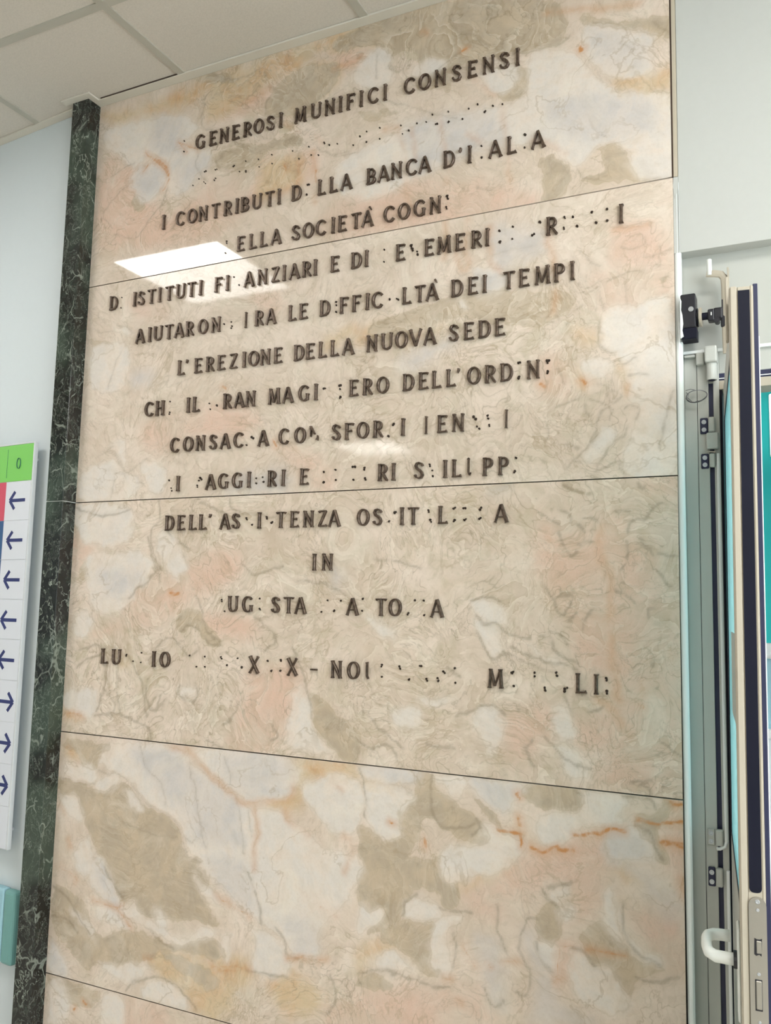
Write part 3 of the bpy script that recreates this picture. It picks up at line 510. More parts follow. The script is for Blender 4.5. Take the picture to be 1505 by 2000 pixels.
def marble_slab(i, x0, x1, z0, z1, yo, parent):
    st = 0.004; zl = max(z0, -0.2); nx = int(round((x1 - x0) / st)) + 1; nz = int(round((z1 - z0) / st)) + 1
    xs = np.linspace(x0, x1, nx); zs = np.linspace(z0, z1, nz); X, Z = np.meshgrid(xs, zs)
    F = fields(X, Z, i); cx, cz = (x0 + x1) / 2, (z0 + z1) / 2; n = nx * nz
    co = np.zeros((n + 8, 3)); co[:n, 0] = (X - cx).ravel(); co[:n, 2] = (Z - cz).ravel(); hx, hz = (x1 - x0) / 2, (z1 - z0) / 2
    co[n:] = [(-hx, 0, -hz), (hx, 0, -hz), (hx, 0, hz), (-hx, 0, hz), (-hx, .021 - yo, -hz), (hx, .021 - yo, -hz), (hx, .021 - yo, hz), (-hx, .021 - yo, hz)]
    a = (np.arange(nz - 1)[:, None] * nx + np.arange(nx - 1)[None]).ravel()
    q = np.stack([a, a + 1, a + nx + 1, a + nx], 1)
    q = np.concatenate([q, np.array([(n, n + 4, n + 5, n + 1), (n + 1, n + 5, n + 6, n + 2), (n + 2, n + 6, n + 7, n + 3), (n + 3, n + 7, n + 4, n), (n + 4, n + 7, n + 6, n + 5)])])
    me = bpy.data.meshes.new('marble_slab'); me.vertices.add(n + 8); me.vertices.foreach_set('co', co.ravel().astype(np.float32))
    me.loops.add(q.size); me.loops.foreach_set('vertex_index', q.ravel().astype(np.int32)); me.polygons.add(len(q))
    me.polygons.foreach_set('loop_start', (np.arange(len(q)) * 4).astype(np.int32)); me.update(calc_edges=True); me.validate()
    def attr(name, ch):
        at = me.attributes.new(name, 'FLOAT_COLOR', 'POINT'); v = np.zeros((n + 8, 4)); v[:, 3] = 0
        for c in range(4): v[:n, c] = ch[c].ravel()
        v[n:] = v[:n].mean(0); at.data.foreach_set('color', v.ravel().astype(np.float32))
    attr('patches', [F[TAUPE], F[WHITE], F[PINK], F[VEIN]]); attr('streaks', [F[ORANGE], F[BLUEG], F[GOLD], F[SWIRL]])
    return link('marble_slab', me, M['marble' if i == 0 else 'marble_dull'], parent, (cx, yo, cz))


# ------------------------------------------------------------------ marble slabs of the front wall
XL = -1.7026
CEIL = 3.0424
JZ = [2.4562, 1.7946, 1.1318, 0.4731]
wall = struct(MB().box(XL - 0.005, 0.001, 0.021, 0.16, 0.0, CEIL + 0.1).obj('wall_front', M['substrate']))
slabs = []
ZZ = [CEIL + 0.03] + JZ + [-0.19]
for i in range(5):
    z1 = ZZ[i] - (0 if i == 0 else 0.0013); z0 = ZZ[i + 1] + 0.0013
    if i == 4: z0 = 0.0
    yo = 0.0003 * [0, 1, 0, -1, 0][i]
    slabs.append(marble_slab(i, XL, -0.002 if i == 0 else 0.0, z0, z1, yo, wall))
MB().box(-0.0015, 0.0015, 0.0, 0.02, JZ[0], CEIL).obj('joint_filler', M['substrate'], wall)

# ------------------------------------------------------------------ bronze letters
CAP = 0.0425; DEP = 0.0085
def ribbon(t, pts, closed=False, zoff=0.0):
    """pts: (x, y, halfwidth) in cap heights; a raised stroke with softly chamfered front edges"""
    P = np.array(pts, float); N = len(P); rings = []; D = DEP + zoff
    for i in range(N):
        if closed: d = P[(i + 1) % N, :2] - P[i - 1, :2]
        else: d = P[min(i + 1, N - 1), :2] - P[max(i - 1, 0), :2]
        d = d / (np.hypot(*d) + 1e-9); nrm = np.array([-d[1], d[0]]); h = P[i, 2]; c = min(0.03, h * .5); p = P[i, :2]
        prof = [(-h, 0), (-h, D - .0012), (-h + c, D), (h - c, D), (h, D - .0012), (h, 0)]
        rings.append([t.verts.new(((p[0] + nrm[0] * a) * CAP, -b, (p[1] + nrm[1] * a) * CAP)) for a, b in prof])
    for i in range(N if closed else N - 1):
        A, B = rings[i], rings[(i + 1) % N]
        for k in range(6): t.faces.new([A[k], A[(k + 1) % 6], B[(k + 1) % 6], B[k]])
    if not closed: t.faces.new(rings[0][::-1]); t.faces.new(rings[-1])
def stem(x, y0=0, y1=1, w=.072, sb=True, st=True, x1=None):
    x1 = x if x1 is None else x1; L = []; f = lambda y: x + (x1 - x) * (y - y0) / (y1 - y0)
    if sb: L += [(f(y0), y0, w + .045), (f(y0 + .035), y0 + .035, w + .038), (f(y0 + .11), y0 + .11, w)]
    else: L += [(f(y0), y0, w)]
    L += [(f((y0 + y1) / 2), (y0 + y1) / 2, w * .95)]
    if st: L += [(f(y1 - .11), y1 - .11, w), (f(y1 - .035), y1 - .035, w + .038), (f(y1), y1, w + .045)]
    else: L += [(f(y1), y1, w)]
    return (L, False)
def arc(cx, cy, rx, ry, a0, a1, n=16, wt=.074, wn=.04, closed=False):
    L = []
    for i in range(n if closed else n + 1):
        a = math.radians(a0 + (a1 - a0) * i / n); c = abs(math.cos(a)) ** 1.3
        L.append((cx + rx * math.cos(a), cy + ry * math.sin(a), wn + (wt - wn) * c))
    return (L, closed)
def arm(x0, y, x1, w=.05, tip=.09, up=0): return ([(x0, y, w * .8), (x1 - .1, y, w * .8), (x1 - .01, y + up * .04, tip * .85)], False)
def glyph(c):
    if c == 'I': return [stem(0)]
    if c in 'EF':
        s = [stem(-.17), arm(-.17, .945, .27, .052, .085, -1), arm(-.17, .52, .16, .045, .085)]
        return s + ([arm(-.17, .055, .29, .052, .09, 1)] if c == 'E' else [])
    if c == 'L': return [stem(-.15), arm(-.15, .055, .28, .052, .10, 1)]
    if c == 'T': return [stem(0, st=False, y1=.95), ([(-.31, .91, 0.070), (-.26, .94, 0.043), (0, .945, 0.039), (.26, .94, 0.043), (.31, .91, 0.070)], False)]
    if c == 'H': return [stem(-.24), stem(.24), ([(-.2, .51, 0.035), (.2, .51, 0.035)], False)]
    if c == 'N': return [stem(-.25, w=.05), stem(.25, w=.05), ([(-.29, .98, 0.070), (0, .5, 0.072), (.25, .03, 0.057)], False)]
    if c == 'M': return [stem(-.33, w=.05, x1=-.27), stem(.33, w=.072, x1=.27), ([(-.27, .98, 0.070), (-.03, .12, 0.057)], False), ([(.25, .98, 0.039), (-.02, .12, 0.035)], False)]
    if c == 'A': return [([(-.33, 0, 0.082), (-.31, .05, 0.043), (-.04, .97, 0.039)], False), ([(.33, 0, 0.115), (.315, .05, 0.082), (0, .98, 0.070)], False), ([(-.18, .3, 0.033), (.18, .3, 0.033)], False)]
    if c == 'V': return [([(-.33, 1, 0.107), (-.31, .95, 0.074), (0, .03, 0.070)], False), ([(.33, 1, 0.082), (.31, .95, 0.043), (.03, .03, 0.035)], False)]
    if c == 'X': return [([(-.30, 1, 0.107), (-.27, .94, 0.074), (.26, .06, 0.074), (.30, 0, 0.107)], False), ([(.28, 1, 0.082), (.25, .94, 0.039), (-.26, .06, 0.039), (-.29, 0, 0.082)], False)]
    if c == 'Z': return [([(-.25, .89, 0.066), (-.2, .94, 0.041), (.24, .945, 0.041)], False), ([(.22, .95, 0.057), (-.22, .05, 0.057)], False), ([(-.25, .055, 0.041), (.22, .055, 0.041), (.27, .10, 0.066)], False)]
    if c == 'O': return [arc(0, .5, .315, .455, 0, 360, 26, .078, .04, True)]
    if c in 'CG':
        s = [arc(.03, .5, .33, .455, 52, 308, 20, .076, .04), ([(.22, .86, 0.039), (.27, .80, 0.074)], False)]
        return s + ([([(.22, .13, 0.039), (.27, .22, 0.074)], False)] if c == 'C' else [stem(.26, .06, .46, .066, sb=False, st=True)])
    if c == 'D': return [stem(-.24), ([(-.24, .945, 0.039), (-.02, .945, 0.039)] + arc(-.02, .5, .29, .445, 90, -90, 14)[0] + [(-.24, .055, 0.039)], False)]
    if c in 'PRB':
        s = [stem(-.19), ([(-.19, .945, 0.037)] + arc(0, .715, .2, .23, 90, -90, 10, .07, .038)[0] + [(-.19, .485, 0.036)], False)]
        if c == 'R': s.append(([(-.02, .48, 0.057), (.24, .06, 0.070), (.30, .03, 0.057)], False))
        if c == 'B': s.append(([(-.02, .485, 0.034)] + arc(.0, .27, .235, .215, 90, -90, 10, .072, .04)[0] + [(-.19, .055, 0.039)], False))
        return s
    if c == 'S': return [([(.22, .76, 0.070), (.17, .88, 0.043), (0, .95, 0.039), (-.15, .89, 0.061), (-.2, .76, 0.072), (-.13, .62, 0.074), (.05, .5, 0.078), (.17, .38, 0.075), (.22, .25, 0.074), (.16, .1, 0.061), (0, .05, 0.039), (-.17, .12, 0.043), (-.23, .25, 0.070)], False)]
    if c == 'U': return [stem(-.26, .3, 1, .07, sb=False), stem(.26, .3, 1, .046, sb=False), ([(-.26, .34, 0.070), (-.24, .2, 0.070), (-.15, .08, 0.057), (0, .045, 0.043), (.15, .09, 0.043), (.24, .2, 0.043), (.26, .34, 0.043)], False)]
    if c == "'": return [([(.02, 1.0, 0.061), (.015, .9, 0.057), (-.03, .76, 0.016)], False)]
    if c == '`': return [([(-.05, 1.22, 0.066), (.05, 1.06, 0.023)], False)]
    if c == '-': return [([(-.2, .42, 0.047), (.2, .42, 0.047)], False)]
    if c == 'i': return [([(0, 0, 0.082), (0, .06, 0.035), (0, .94, 0.031), (0, 1, 0.082)], False)]      # what is left of a broken stem
    if c == 'n': return [([(-.25, 1, 0.074), (-.23, .93, 0.039), (-.22, .35, 0.023)], False), ([(-.2, .92, 0.057), (.05, .5, 0.039)], False), ([(.2, .12, 0.074), (.26, .28, 0.039), (.25, .4, 0.023)], False)]
    if c == 'u': return [([(-.05, 1, 0.082), (-.03, .93, 0.039), (-.03, .25, 0.039), (.06, .08, 0.039)], False)]
LM = {}
def letter_mesh(c):
    if c not in LM:
        t = bmesh.new()
        for k, (L, cl) in enumerate(glyph(c)): ribbon(t, L, cl, -0.00015 * k)
        bmesh.ops.recalc_face_normals(t, faces=t.faces); me = bpy.data.meshes.new('bronze_letter'); t.to_mesh(me); t.free(); me.materials.append(M['bronze']); LM[c] = me
    return LM[c]
ORD = ['first', 'second', 'third', 'fourth', 'fifth', 'sixth', 'seventh', 'eighth', 'ninth', 'tenth', 'eleventh', 'twelfth']
# rows: baseline height, name of the row, words as they hang there with the photo x of every letter
ROWS = [
 (2.812, 'top lettered row', 'GENEROSI 391 416 437.4 460.3 483 505 527.8 548|MUNIFICI 586.4 617 643.8 664.6 684.5 705 729 751.8|CONSENSI 799.6 828.8 859.4 891.3 921.9 953.8 984.3 1010.4'),
 (2.590, 'second lettered row', "I 319.5|CONTRIBUTI 352 375 396.5 421 444.5 462.5 478 501.5 526.6 545|DLLA 579 627.8 651 676|BANCA 724.4 748.6 774 803.5 829|D'I 876.8 898 916.5|AL 966.5 998.5|A 1050.3"),
 (2.477, 'third lettered row', "ELLA 470 493.7 514.8 538.8|SOCIETA 577.4 601.7 627 650 668 695 717|COGN 760 788.5 818.8 849.5"),
 (2.370, 'fourth lettered row', "D 221.9|ISTITUTI 262.7 275.3 295.6 311.6 330.5 352.4 373.4 391.3|FI 426 444|ANZIARI 486 512 537.6 554.7 574.6 598.6 615.7|E 653.6|DI 696 715.5|E 781.7|EMERI 837.6 866.7 898 930 951|R 1076.8|I 1212.4"),
 (2.255, 'fifth lettered row', "AIUTARON 273.3 292 308.6 329.5 349.4 370.4 396.3 421.5|i 480|RA 506 528.8|LE 570.6 592.6|DFFIC 634.5 671.5 696 717 737|LTA 793.7 819.6 843.5|DEI 892.6 923 946|TEMPI 993 1023 1059 1092.7 1117.5"),
 (2.144, 'sixth lettered row', "L'EREZIONE 353.5 364.5 387 410 432 455.8 476.7 495.3 518 542.8|DELLA 583.8 605.7 629.5 653 679.5|NUOVA 726.2 755.3 783.5 811.2 838.8|SEDE 885.4 915 946 976"),
 (2.0335, 'seventh lettered row', "CH 291.4 312.2|IL 367.4 382.7|RAN 443.8 466.8 488.7|MAGI 535 561.8 593 616.7|ERO 690.4 717.3 746.9|DELL'ORD 797.3 826.5 852 880 894 924.9 957 989|N 1041"),
 (1.923, 'eighth lettered row', "CONSAC 341.4 367 391 415.6 439.4 465.7|A 513.6|CO 554.5 585.6|n 613|SFOR 656.2 681.8 708.3 737.7|I 786.3|i 831.7|EN 863 894|i 988"),
 (1.8135, 'ninth lettered row', "I 347.3|AGGI 410.9 435.7 463 486|RI 530.8 552.7|E 593.6|RI 747 768|S 817.4|ILuPP 869 891 915 952.6 983"),
 (1.704, 'tenth lettered row', "DELL' 331 353.5 376 395.5 409|AS 438.7 460|I 506|TENZA 548 574.6 602 629.5 652.5|OS 708.5 736.5|IT 784.5 806.4|L 863.8|A 977.9"),
 (1.594, 'eleventh lettered row', "IN 613.5 638.7"),
 (1.485, 'twelfth lettered row', "UG 455 483|STA 537.4 563 586|A 687.4|TO 743.7 770.8|A 852.6"),
 (1.331, 'bottom lettered row', "LU 203.7 226.8|IO 299.9 321.8|X 495.4|X 570.3|- 612.4|NO 656.5 689.5|u 717|M 967|LI 1133.6 1163.6")]
def cap_center(px, z):
    for py in [1000.0]:
        for _ in range(4):
            h = hit(px, py, -.005); d = hit(px, py + 10, -.005)[2] - h[2]; py += (z - h[2]) / d * 10
    return hit(px, py, -.005)[0]
for z, rown, words in ROWS:
    for w_ in words.split('|'):
        tk = w_.split(); word = tk[0]; xs = [float(v) for v in tk[1:]]
        idx = {}
        for k, (ch, px) in enumerate(zip(word, xs)):
            o = link('bronze_letter', letter_mesh(ch), None, None, (cap_center(px, z + CAP / 2), 0.0002 - (0.0003 if z < 2.45 else 0), z))
            o.rotation_euler = (0, math.radians(random.uniform(-.8, .8)), 0)
            shown = word.upper().replace("'", '')
            if ch in 'inu': lb = 'thin broken bronze letter stem left in the %s near %s' % (rown, {'480': 'RA', '613': 'CO', '831.7': 'EN', '988': 'its end', '915': 'PP', '717': 'NO'}[tk[1 + k]])
            elif ch == "'": lb = "small bronze apostrophe after the %s of %s in the %s" % (word[k - 1], shown, rown)
            elif ch == '-': lb = 'bronze dash between the two dates in the bottom lettered row'
            elif len([c for c in word if c.isupper()]) == 1: lb = 'bronze letter %s standing alone in the %s' % (ch, rown)
            else:
                n = word[:k].count(ch); many = word.count(ch) > 1
                lb = 'bronze %s%s of %s in the %s' % (('%s ' % ORD[n]) if many else 'letter ', ch, shown, rown)
            tag(o, lb, 'letter', 'bronze letters on the marble wall')
# labels of single letters that repeat within a row get a landmark
seen = {}
for o in [o for o in C.objects if o.name.startswith('bronze_letter')]: seen.setdefault(o['label'], []).append(o)
for lb, L in seen.items():
    if len(L) > 1:
        L.sort(key=lambda o: o.location.x)
        for k, o in enumerate(L): o['label'] = lb + ', ' + (('left one of two' if k == 0 else 'right one of two') if len(L) == 2 else ORD[k] + ' such from the left')
for nm, px, row in (('accent', 723, 2.477), ('accent', 850.7, 2.255)):
    o = link('bronze_accent', letter_mesh('`') if px < 800 else letter_mesh('`'), None, None, (hit(px, 406 if px < 800 else 553, -.005)[0], 0, row - .001))
    tag(o, 'small bronze accent over the last A of %s' % ('SOCIETA' if px < 800 else 'the difficulty word LTA'), 'accent')

# ------------------------------------------------------------------ fixing pins left where letters are missing
def px_list(ox, oy, s, txt):
    v = [float(a) for a in txt.replace(',', ' ').split()]; return [(ox + v[i] / s, oy + v[i + 1] / s, v[i + 2]) for i in range(0, len(v), 3)]
PINS = (px_list(340, 180, 4.18, '85 400 1  82 487 1.2  155 762 .9  205 710 1.1  250 652 1.2  262 645 1.2  245 735 .8  257 747 .8  338 635 1  350 631 .8  340 705 1.1  330 720 1.1  484 608 1.1  492 601 1.1  535 650 1  587 565 1  587 645 1.3  587 652 1.1  690 550 1.1  695 612 .9  798 512 1  801 585 1.1  968 482 1  1020 545 1.1  1101 447 1.1  1120 515 1.1  1178 515 1.2  1226 412 1.1  1229 422 1.1  1268 432 1.2  1333 423 1.1  1090 758 1.5  1101 755 1.5  1083 838 1.7')
 + px_list(680, 80, 3.7625, '37 768 1.2  87 702 1.3  136 667 1.1  134 744 1.2  232 640 1.2  232 721 1.2  387 623 1.1  399 684 .8  445 659 1.4  505 607 1.1  573 597 1  619 543 1.3  643 614 1.3  655 609 1.3  736 521 1.1  735 600 1.1  739 593 1.1  840 575 1.3  885 500 1.2  951 466 1.2  1001 524 1.3  1008 517 1.2  1062 478 1.3  1133 466 1.2  817 813 1.4  828 808 1.3  979 773 1.3  980 858 1.5  1297 690 1.9  1296 785 1.4')
 + px_list(150, 350, 2.508, '735 305 1.4  735 314 1  728 362 1.1') + px_list(700, 350, 2.508, '434 84 2  437 96 1.6  430 137 1.4  432 146 1  127 345 1.2  125 405 1.2  258 326 2.2  262 340 2  266 350 1.6  287 355 1.3  290 368 1.8  690 253 1.7  692 308 2  755 233 1.4  753 293 1.3  850 276 1.7  860 268 1.3  888 210 2  1008 185 1.2  1010 191 1  1005 237 1.2  1006 245 1.2  1050 184 1.5  1070 230 1.8  1142 162 1.7  1162 213 1.7  1217 147 1.7  1217 204 1.8  153 588 1.6  195 590 1.5  187 586 1')
 + px_list(180, 470, 5.0167, '292 558 1  285 660 1  1390 358 1.2  1440 435 1.2') + px_list(150, 350, 2.508, '722 710 1.5  757 700 1.2  760 720 1.3  757 730 1.2  1270 602 1.6  1271 617 1.3  1270 650 1.6')
 + px_list(200, 650, 2.736, '362 368 1.2  360 425 1.2  358 435 1.2  572 378 1.3  577 408 1.2  612 388 1.9  1182 299 1.7  1190 297 1.2  1266 283 1.8  1273 281 1.8  1270 300 1.3  1272 342 1.8  1268 350 1.2  770 600 1.4  798 558 2  806 564 1.8  357 788 1.4  368 830 1.1  371 845 1.2  522 775 1.9  530 784 1.7  516 790 1.4  507 815 1.3  508 825 1  822 778 1.3  822 804 1.4  857 772 1.2  861 797 1.7  1183 743 1.5  1183 797 1.7  1180 801 1.4  1245 732 1.4  1247 787 1.5  1337 717 1.8  1350 715 1.8  1341 785 1.6  1400 722 1.6  1398 732 1.3  1403 778 1.6  1406 786 1.3  770 990 1.5  773 998 1.2  800 1026 1.5  878 984 1.5  880 994 1.5  904 1016 1.8  910 1010 1.2')
 + px_list(650, 650, 2.736, '297 552 1.9  325 488 1.8  320 494 1.3  752 450 2  762 462 2  770 500 1.3  782 512 1.5  826 443 1.6  829 458 1.4  835 492 1.3  836 500 1.1  991 160 1.6  1000 158 1.5  994 236 1.7  990 244 1.6  1143 150 1.9  1153 149 1.9  1147 160 1.3  1148 205 1.6  1146 216 1.4  516 703 1.3  519 714 1.3  531 736 1.3  534 765 1.5  725 672 1.4  733 752 1.4  977 668 1.6  972 740 1.7  968 746 1.4  330 960 1.9  337 957 1.4  300 1008 1.5  510 948 1.4  513 958 1.3  520 1000 1.8  525 1010 1.2  644 940 1.5  653 935 1.3  650 1000 1.6  646 1008 1.4  697 938 1.5  708 936 1.5  702 1000 1.6  710 996 1.2  785 945 1.6  793 935 1.5  782 995 1.6  790 988 1.2')
 + px_list(150, 1050, 2.736, '775 332 1.3  776 342 1  790 393 1.3  978 326 1.4  977 380 1.4  981 385 1  1340 335 1.3  1307 397 1.3  1373 393 1.3  1411 338 1.3  267 625 1.3  265 632 1.2  302 660 1.2  343 667 1.1  347 615 1.2  604 630 1.3  640 690 1.3  685 635 1.2  685 690 1.3  770 638 1.3  774 646 1.2  803 682 1.5  860 645 1.3  882 692 1.7  1020 658 1.6  1040 712 1.6  1090 653 1.5  1092 660 1.2  1088 712 1.7')
 + px_list(650, 1050, 2.508, '8 356 1.3  40 308 1.3  147 300 1.5  143 358 1.4  402 308 1.5  370 370 1.5  366 376 1.2  445 308 1.4  447 380 1.4  240 622 1.4  238 632 1.2  240 682 1.4  326 630 1.5  330 642 1.4  373 695 1.6  426 628 1.3  434 630 1.4  458 692 1.5  462 700 1.3  513 688 1.5  516 702 1.5  540 655 1.5  548 664 1.3  597 640 1.6  600 710 1.4  876 662 1.8  882 658 1.5  885 726 1.5  988 662 1.4  988 680 1.4  1037 734 1.5  1040 748 1.6  1093 662 1.5  1096 676 1.6  1135 742 1.8  1134 754 1.8  1147 735 1.3  1338 688 1.6  1340 700 1.3  1340 750 1.7  1342 764 1.4'))
pm = {}
def pin_mesh(v):
    if v not in pm:
        rr = random.Random(v); m = MB(); r = 0.00165; pts = []
        m.cyl((0, 0.002, 0), (0, -0.0035, 0), r, 10, r * .85, 0.0003)
        for k in range(3):
            a = rr.uniform(0, 6.28); m.cyl((math.cos(a) * r * .6, .001, math.sin(a) * r * .6), (math.cos(a) * r * .6, -.0008 - .0003 * k, math.sin(a) * r * .6), r * rr.uniform(.5, .8), 8)
        pm[v] = m.mesh('fixing_pin'); pm[v].materials.append(M['pin'])
    return pm[v]
for k, (px, py, s) in enumerate(PINS):
    h = hit(px, py); sl = slabs[slab_of(h[2])]
    o = link('fixing_pin', pin_mesh(k % 6), None, sl, (h[0] - sl.location.x, 0, h[2] - sl.location.z)); o.scale = (s, 1, s * 1.05)


# ------------------------------------------------------------------ green marble pilaster at the left end
pil = struct(empty('trim_1', (XL - 0.033, -0.025, 0)))
MB().box(-0.033, 0.033, -0.025, 0.05, 0.0, JZ[1] - 0.0008, 0.0012).obj('marble_block', M['verde'], pil)
MB().box(-0.033, 0.033, -0.025, 0.05, JZ[1] + 0.0008, CEIL + 0.002, 0.0012).obj('marble_block', M['verde'], pil)
MB().box(-0.032, 0.032, -0.0235, 0.05, JZ[1] - 0.001, JZ[1] + 0.001).obj('mortar_joint', M['plaster'], pil)
pil2 = pil

# ------------------------------------------------------------------ left wall, slightly splayed
LA = math.radians(5.0); LP = (XL - 0.06, -0.002)
wl = struct(MB().box(-4.6, 0.02, 0.0, 0.15, 0, CEIL + 0.1).obj('wall_left', M['plaster_blue'], None, (LP[0], LP[1], 0), -LA))

# ------------------------------------------------------------------ ceiling: tiles on a 0.6 m grid
cl = struct(MB().box(-6.6, 3.4, -9.2, 2.6, CEIL + 0.1, CEIL + 0.2).obj('ceiling', M['plaster']))
GX0, GY0 = -1.3619, -0.345
PANELS = [(-2.5619, -1.545), (-3.7619, -5.745), (0.4381, -1.545), (0.4381, -5.745), (1.6381, -3.945), (0.4381, -3.345), (-5.5619, -1.545), (-0.7619, -8.145), (2.2381, -1.545)]
tile_mb = MB().box(0.012, 0.588, 0.012, 0.588, 0.0, 0.014).mesh('ceiling_tile'); tile_mb.materials.append(M['tile'])
for ix in range(-8, 8):
    for iy in range(-14, 5):
        x, y = GX0 + ix * 0.6, GY0 + iy * 0.6
        if any(abs(x - a) < .1 and abs(y - b) < .1 for a, b in PANELS): continue
        if y > 0.5 and not (-1.9 < x < 1.6): continue
        t = link('ceiling_tile', tile_mb, None, cl, (x, y, CEIL + 0.005))
for ix in range(-8, 9):
    MB().box(GX0 + ix * .6 - .012, GX0 + ix * .6 + .012, -9.1, 0.3, CEIL + 0.001, CEIL + 0.03).obj('grid_bar', M['grid'], cl)
for iy in range(-14, 2):
    MB().box(-6.4, 3.3, GY0 + iy * .6 - .012, GY0 + iy * .6 + .012, CEIL + 0.0013, CEIL + 0.03).obj('grid_bar', M['grid'], cl)
# edge angle that runs round the pilaster
tr = struct(empty('trim_2', (0, 0, CEIL)))
def strip(name, x0, x1, y0, y1): MB().box(x0, x1, y0, y1, -0.0015, 0.004, 0.0004).obj(name, M['ctrim'], tr)
strip('edge_angle', XL, 0.75, -0.031, -0.0005)
strip('edge_angle', XL - 0.001, XL + 0.022, -0.072, -0.03)
strip('edge_angle', XL - 0.095, XL - 0.001, -0.072, -0.050)
MB().box(-4.4, 0.0, -0.027, -0.0003, -0.0012, 0.004, 0.0004).obj('edge_angle', M['ctrim'], tr, (LP[0], LP[1], 0), -LA)
# dark strip painted in for the line of shade above the angle
MB().box(XL + .03, -1.375, -0.0325, -0.031, 0.0012, 0.0046).obj('painted_shadow_gap', M['substrate'], tr)
# ceiling light panels: two mirrored in the marble, the rest unseen and added for light
labs = ['square white ceiling light panel mirrored large in the marble left', 'square white ceiling light panel mirrored small mid marble',
        'added unseen ceiling light panel nearest the open door', 'added unseen ceiling light panel at the back right of the room', 'added unseen ceiling light panel at the right of the room', 'added unseen ceiling light panel behind the viewer on the right', 'added unseen ceiling light panel far along the left wall', 'added unseen ceiling light panel by the back wall', 'added unseen ceiling light panel by the added side window']
glow_m = glow('light panel diffuser', (1.0, 0.985, 0.95, 1), PANEL_E)
for (x, y), lb in zip(PANELS, labs):
    p = tag(empty('ceiling_light', (x + .3, y + .3, CEIL)), lb, 'ceiling light', 'ceiling light panels')
    MB().box(-.29, .29, -.29, .29, 0.002, 0.012).obj('diffuser', glow_m, p)
    f = MB()
    for a in ((-.3, .3, -.3, -.288), (-.3, .3, .288, .3), (-.3, -.288, -.288, .288), (.288, .3, -.288, .288)): f.box(*a, -0.001, 0.02)
    f.obj('frame', M['whitep'], p)

# ------------------------------------------------------------------ lintel wall over the door, rest of the room
LZ = 2.283
WY = 0.004
wr = struct(MB().box(0.0105, 3.2, WY, 0.30, LZ, CEIL + .1, .0008).obj('wall_right', M['plaster']))
MB().box(1.30, 3.2, WY, 0.30, 0, LZ).obj('wall_pier', M['plaster'], wr)
MB().box(0.0012, 0.0100, 0.0005, 0.04, JZ[0] + .0005, CEIL + .02, .0006).obj('edge_strip', M['estrip'], wr)
MB().box(-0.03, 0.0105, 0.0215, 0.30, 0, LZ).obj('reveal', M['frame'], wr)
# glossy half-round white strip between marble and frame, leaning off the marble towards the floor
pts = [(0.0072 + .0028 * max(0, (1.75 - z) / 1.3), .0085, z) for z in np.linspace(0.0, JZ[0] - .012, 24)]
MB().tube(pts, .006, 14, (.0056, .0075)).obj('edge_bead', M['gloss'], wr)
MB().box(0.0105, 0.0125, .009, .04, 0, LZ - .001).obj('inner_lining', M['frame'], wr)
MB().prism([(-.0004, JZ[0] - .022), (.0015, JZ[0] + .0), (.0108, JZ[0] + .0), (.0108, LZ), (.0108, JZ[0] - .026), (.004, JZ[0] - .05)], 'y', .002, .02).obj('plaster_chip', M['plaster'], wr)
MB().box(0.0002, 0.0108, 0.003, 0.02, LZ - .0, JZ[0] + .0005).obj('plaster_fill', M['plaster'], wr)
struct(MB().box(3.2, 3.35, -9.2, 2.6, 0, CEIL + .1).obj('wall_side', M['plaster']))
w2 = struct(empty('added_window', (3.2, 0, 0)))  # unseen windows added for cool daylight and the highlight on the bead
for k in range(3):
    y0 = -4.9 + k * 1.35
    MB().box(-.03, -.02, y0 + .05, y0 + 1.2, .95, 2.7).obj('window_pane', glow('added daylight pane', (.86, .95, 1, 1), WIN_E), w2)
    MB().box(-.04, 0, y0, y0 + .05, .9, 2.75).box(-.04, 0, y0 + 1.2, y0 + 1.25, .9, 2.75).box(-.04, 0, y0 + .05, y0 + 1.2, .9, .95).box(-.04, 0, y0 + .05, y0 + 1.2, 2.7, 2.75).obj('window_frame', M['white_al'], w2)
struct(MB().box(-6.6, -6.45, -9.2, 2.6, 0, CEIL + .1).obj('wall_far_left', M['plaster_blue']))
struct(MB().box(-6.6, 3.4, -9.3, -9.15, 0, CEIL + .1).obj('wall_back', M['plaster']))
struct(MB().box(-6.6, 3.4, -9.2, 2.6, -0.1, 0.0).obj('floor', M['floor']))
# ------------------------------------------------------------------ door frame (set back in the opening)
FY = 0.035
HZ = float(hit(1478, 677, FY)[2])
def zf(py): return float(hit(1495, py, FY)[2])
fr = struct(empty('trim_3', (0, FY, 0)))
MB().box(0.0125, 0.0378, 0.001, 0.07, 0, HZ - .004, .0008).obj('frame_profile', M['frame'], fr)
MB().box(0.0388, 0.0612, 0.0, 0.07, 0, HZ - .004, .0008).obj('frame_profile', M['frame'], fr)
MB().box(0.0376, 0.0390, 0.003, 0.06, 0, HZ - .01).obj('joint_line', M['rubber'], fr)
MB().box(0.0612, 0.0708, 0.006, 0.07, 0, HZ - .004).obj('gasket_strip', M['navy'], fr)
MB().box(0.0708, 0.0828, -0.001, 0.07, 0, HZ - .004, .001).obj('frame_profile', M['frame'], fr)
MB().box(0.0830, 0.0880, 0.004, 0.07, 0, HZ - .03).obj('gasket_strip', M['rubber'], fr)
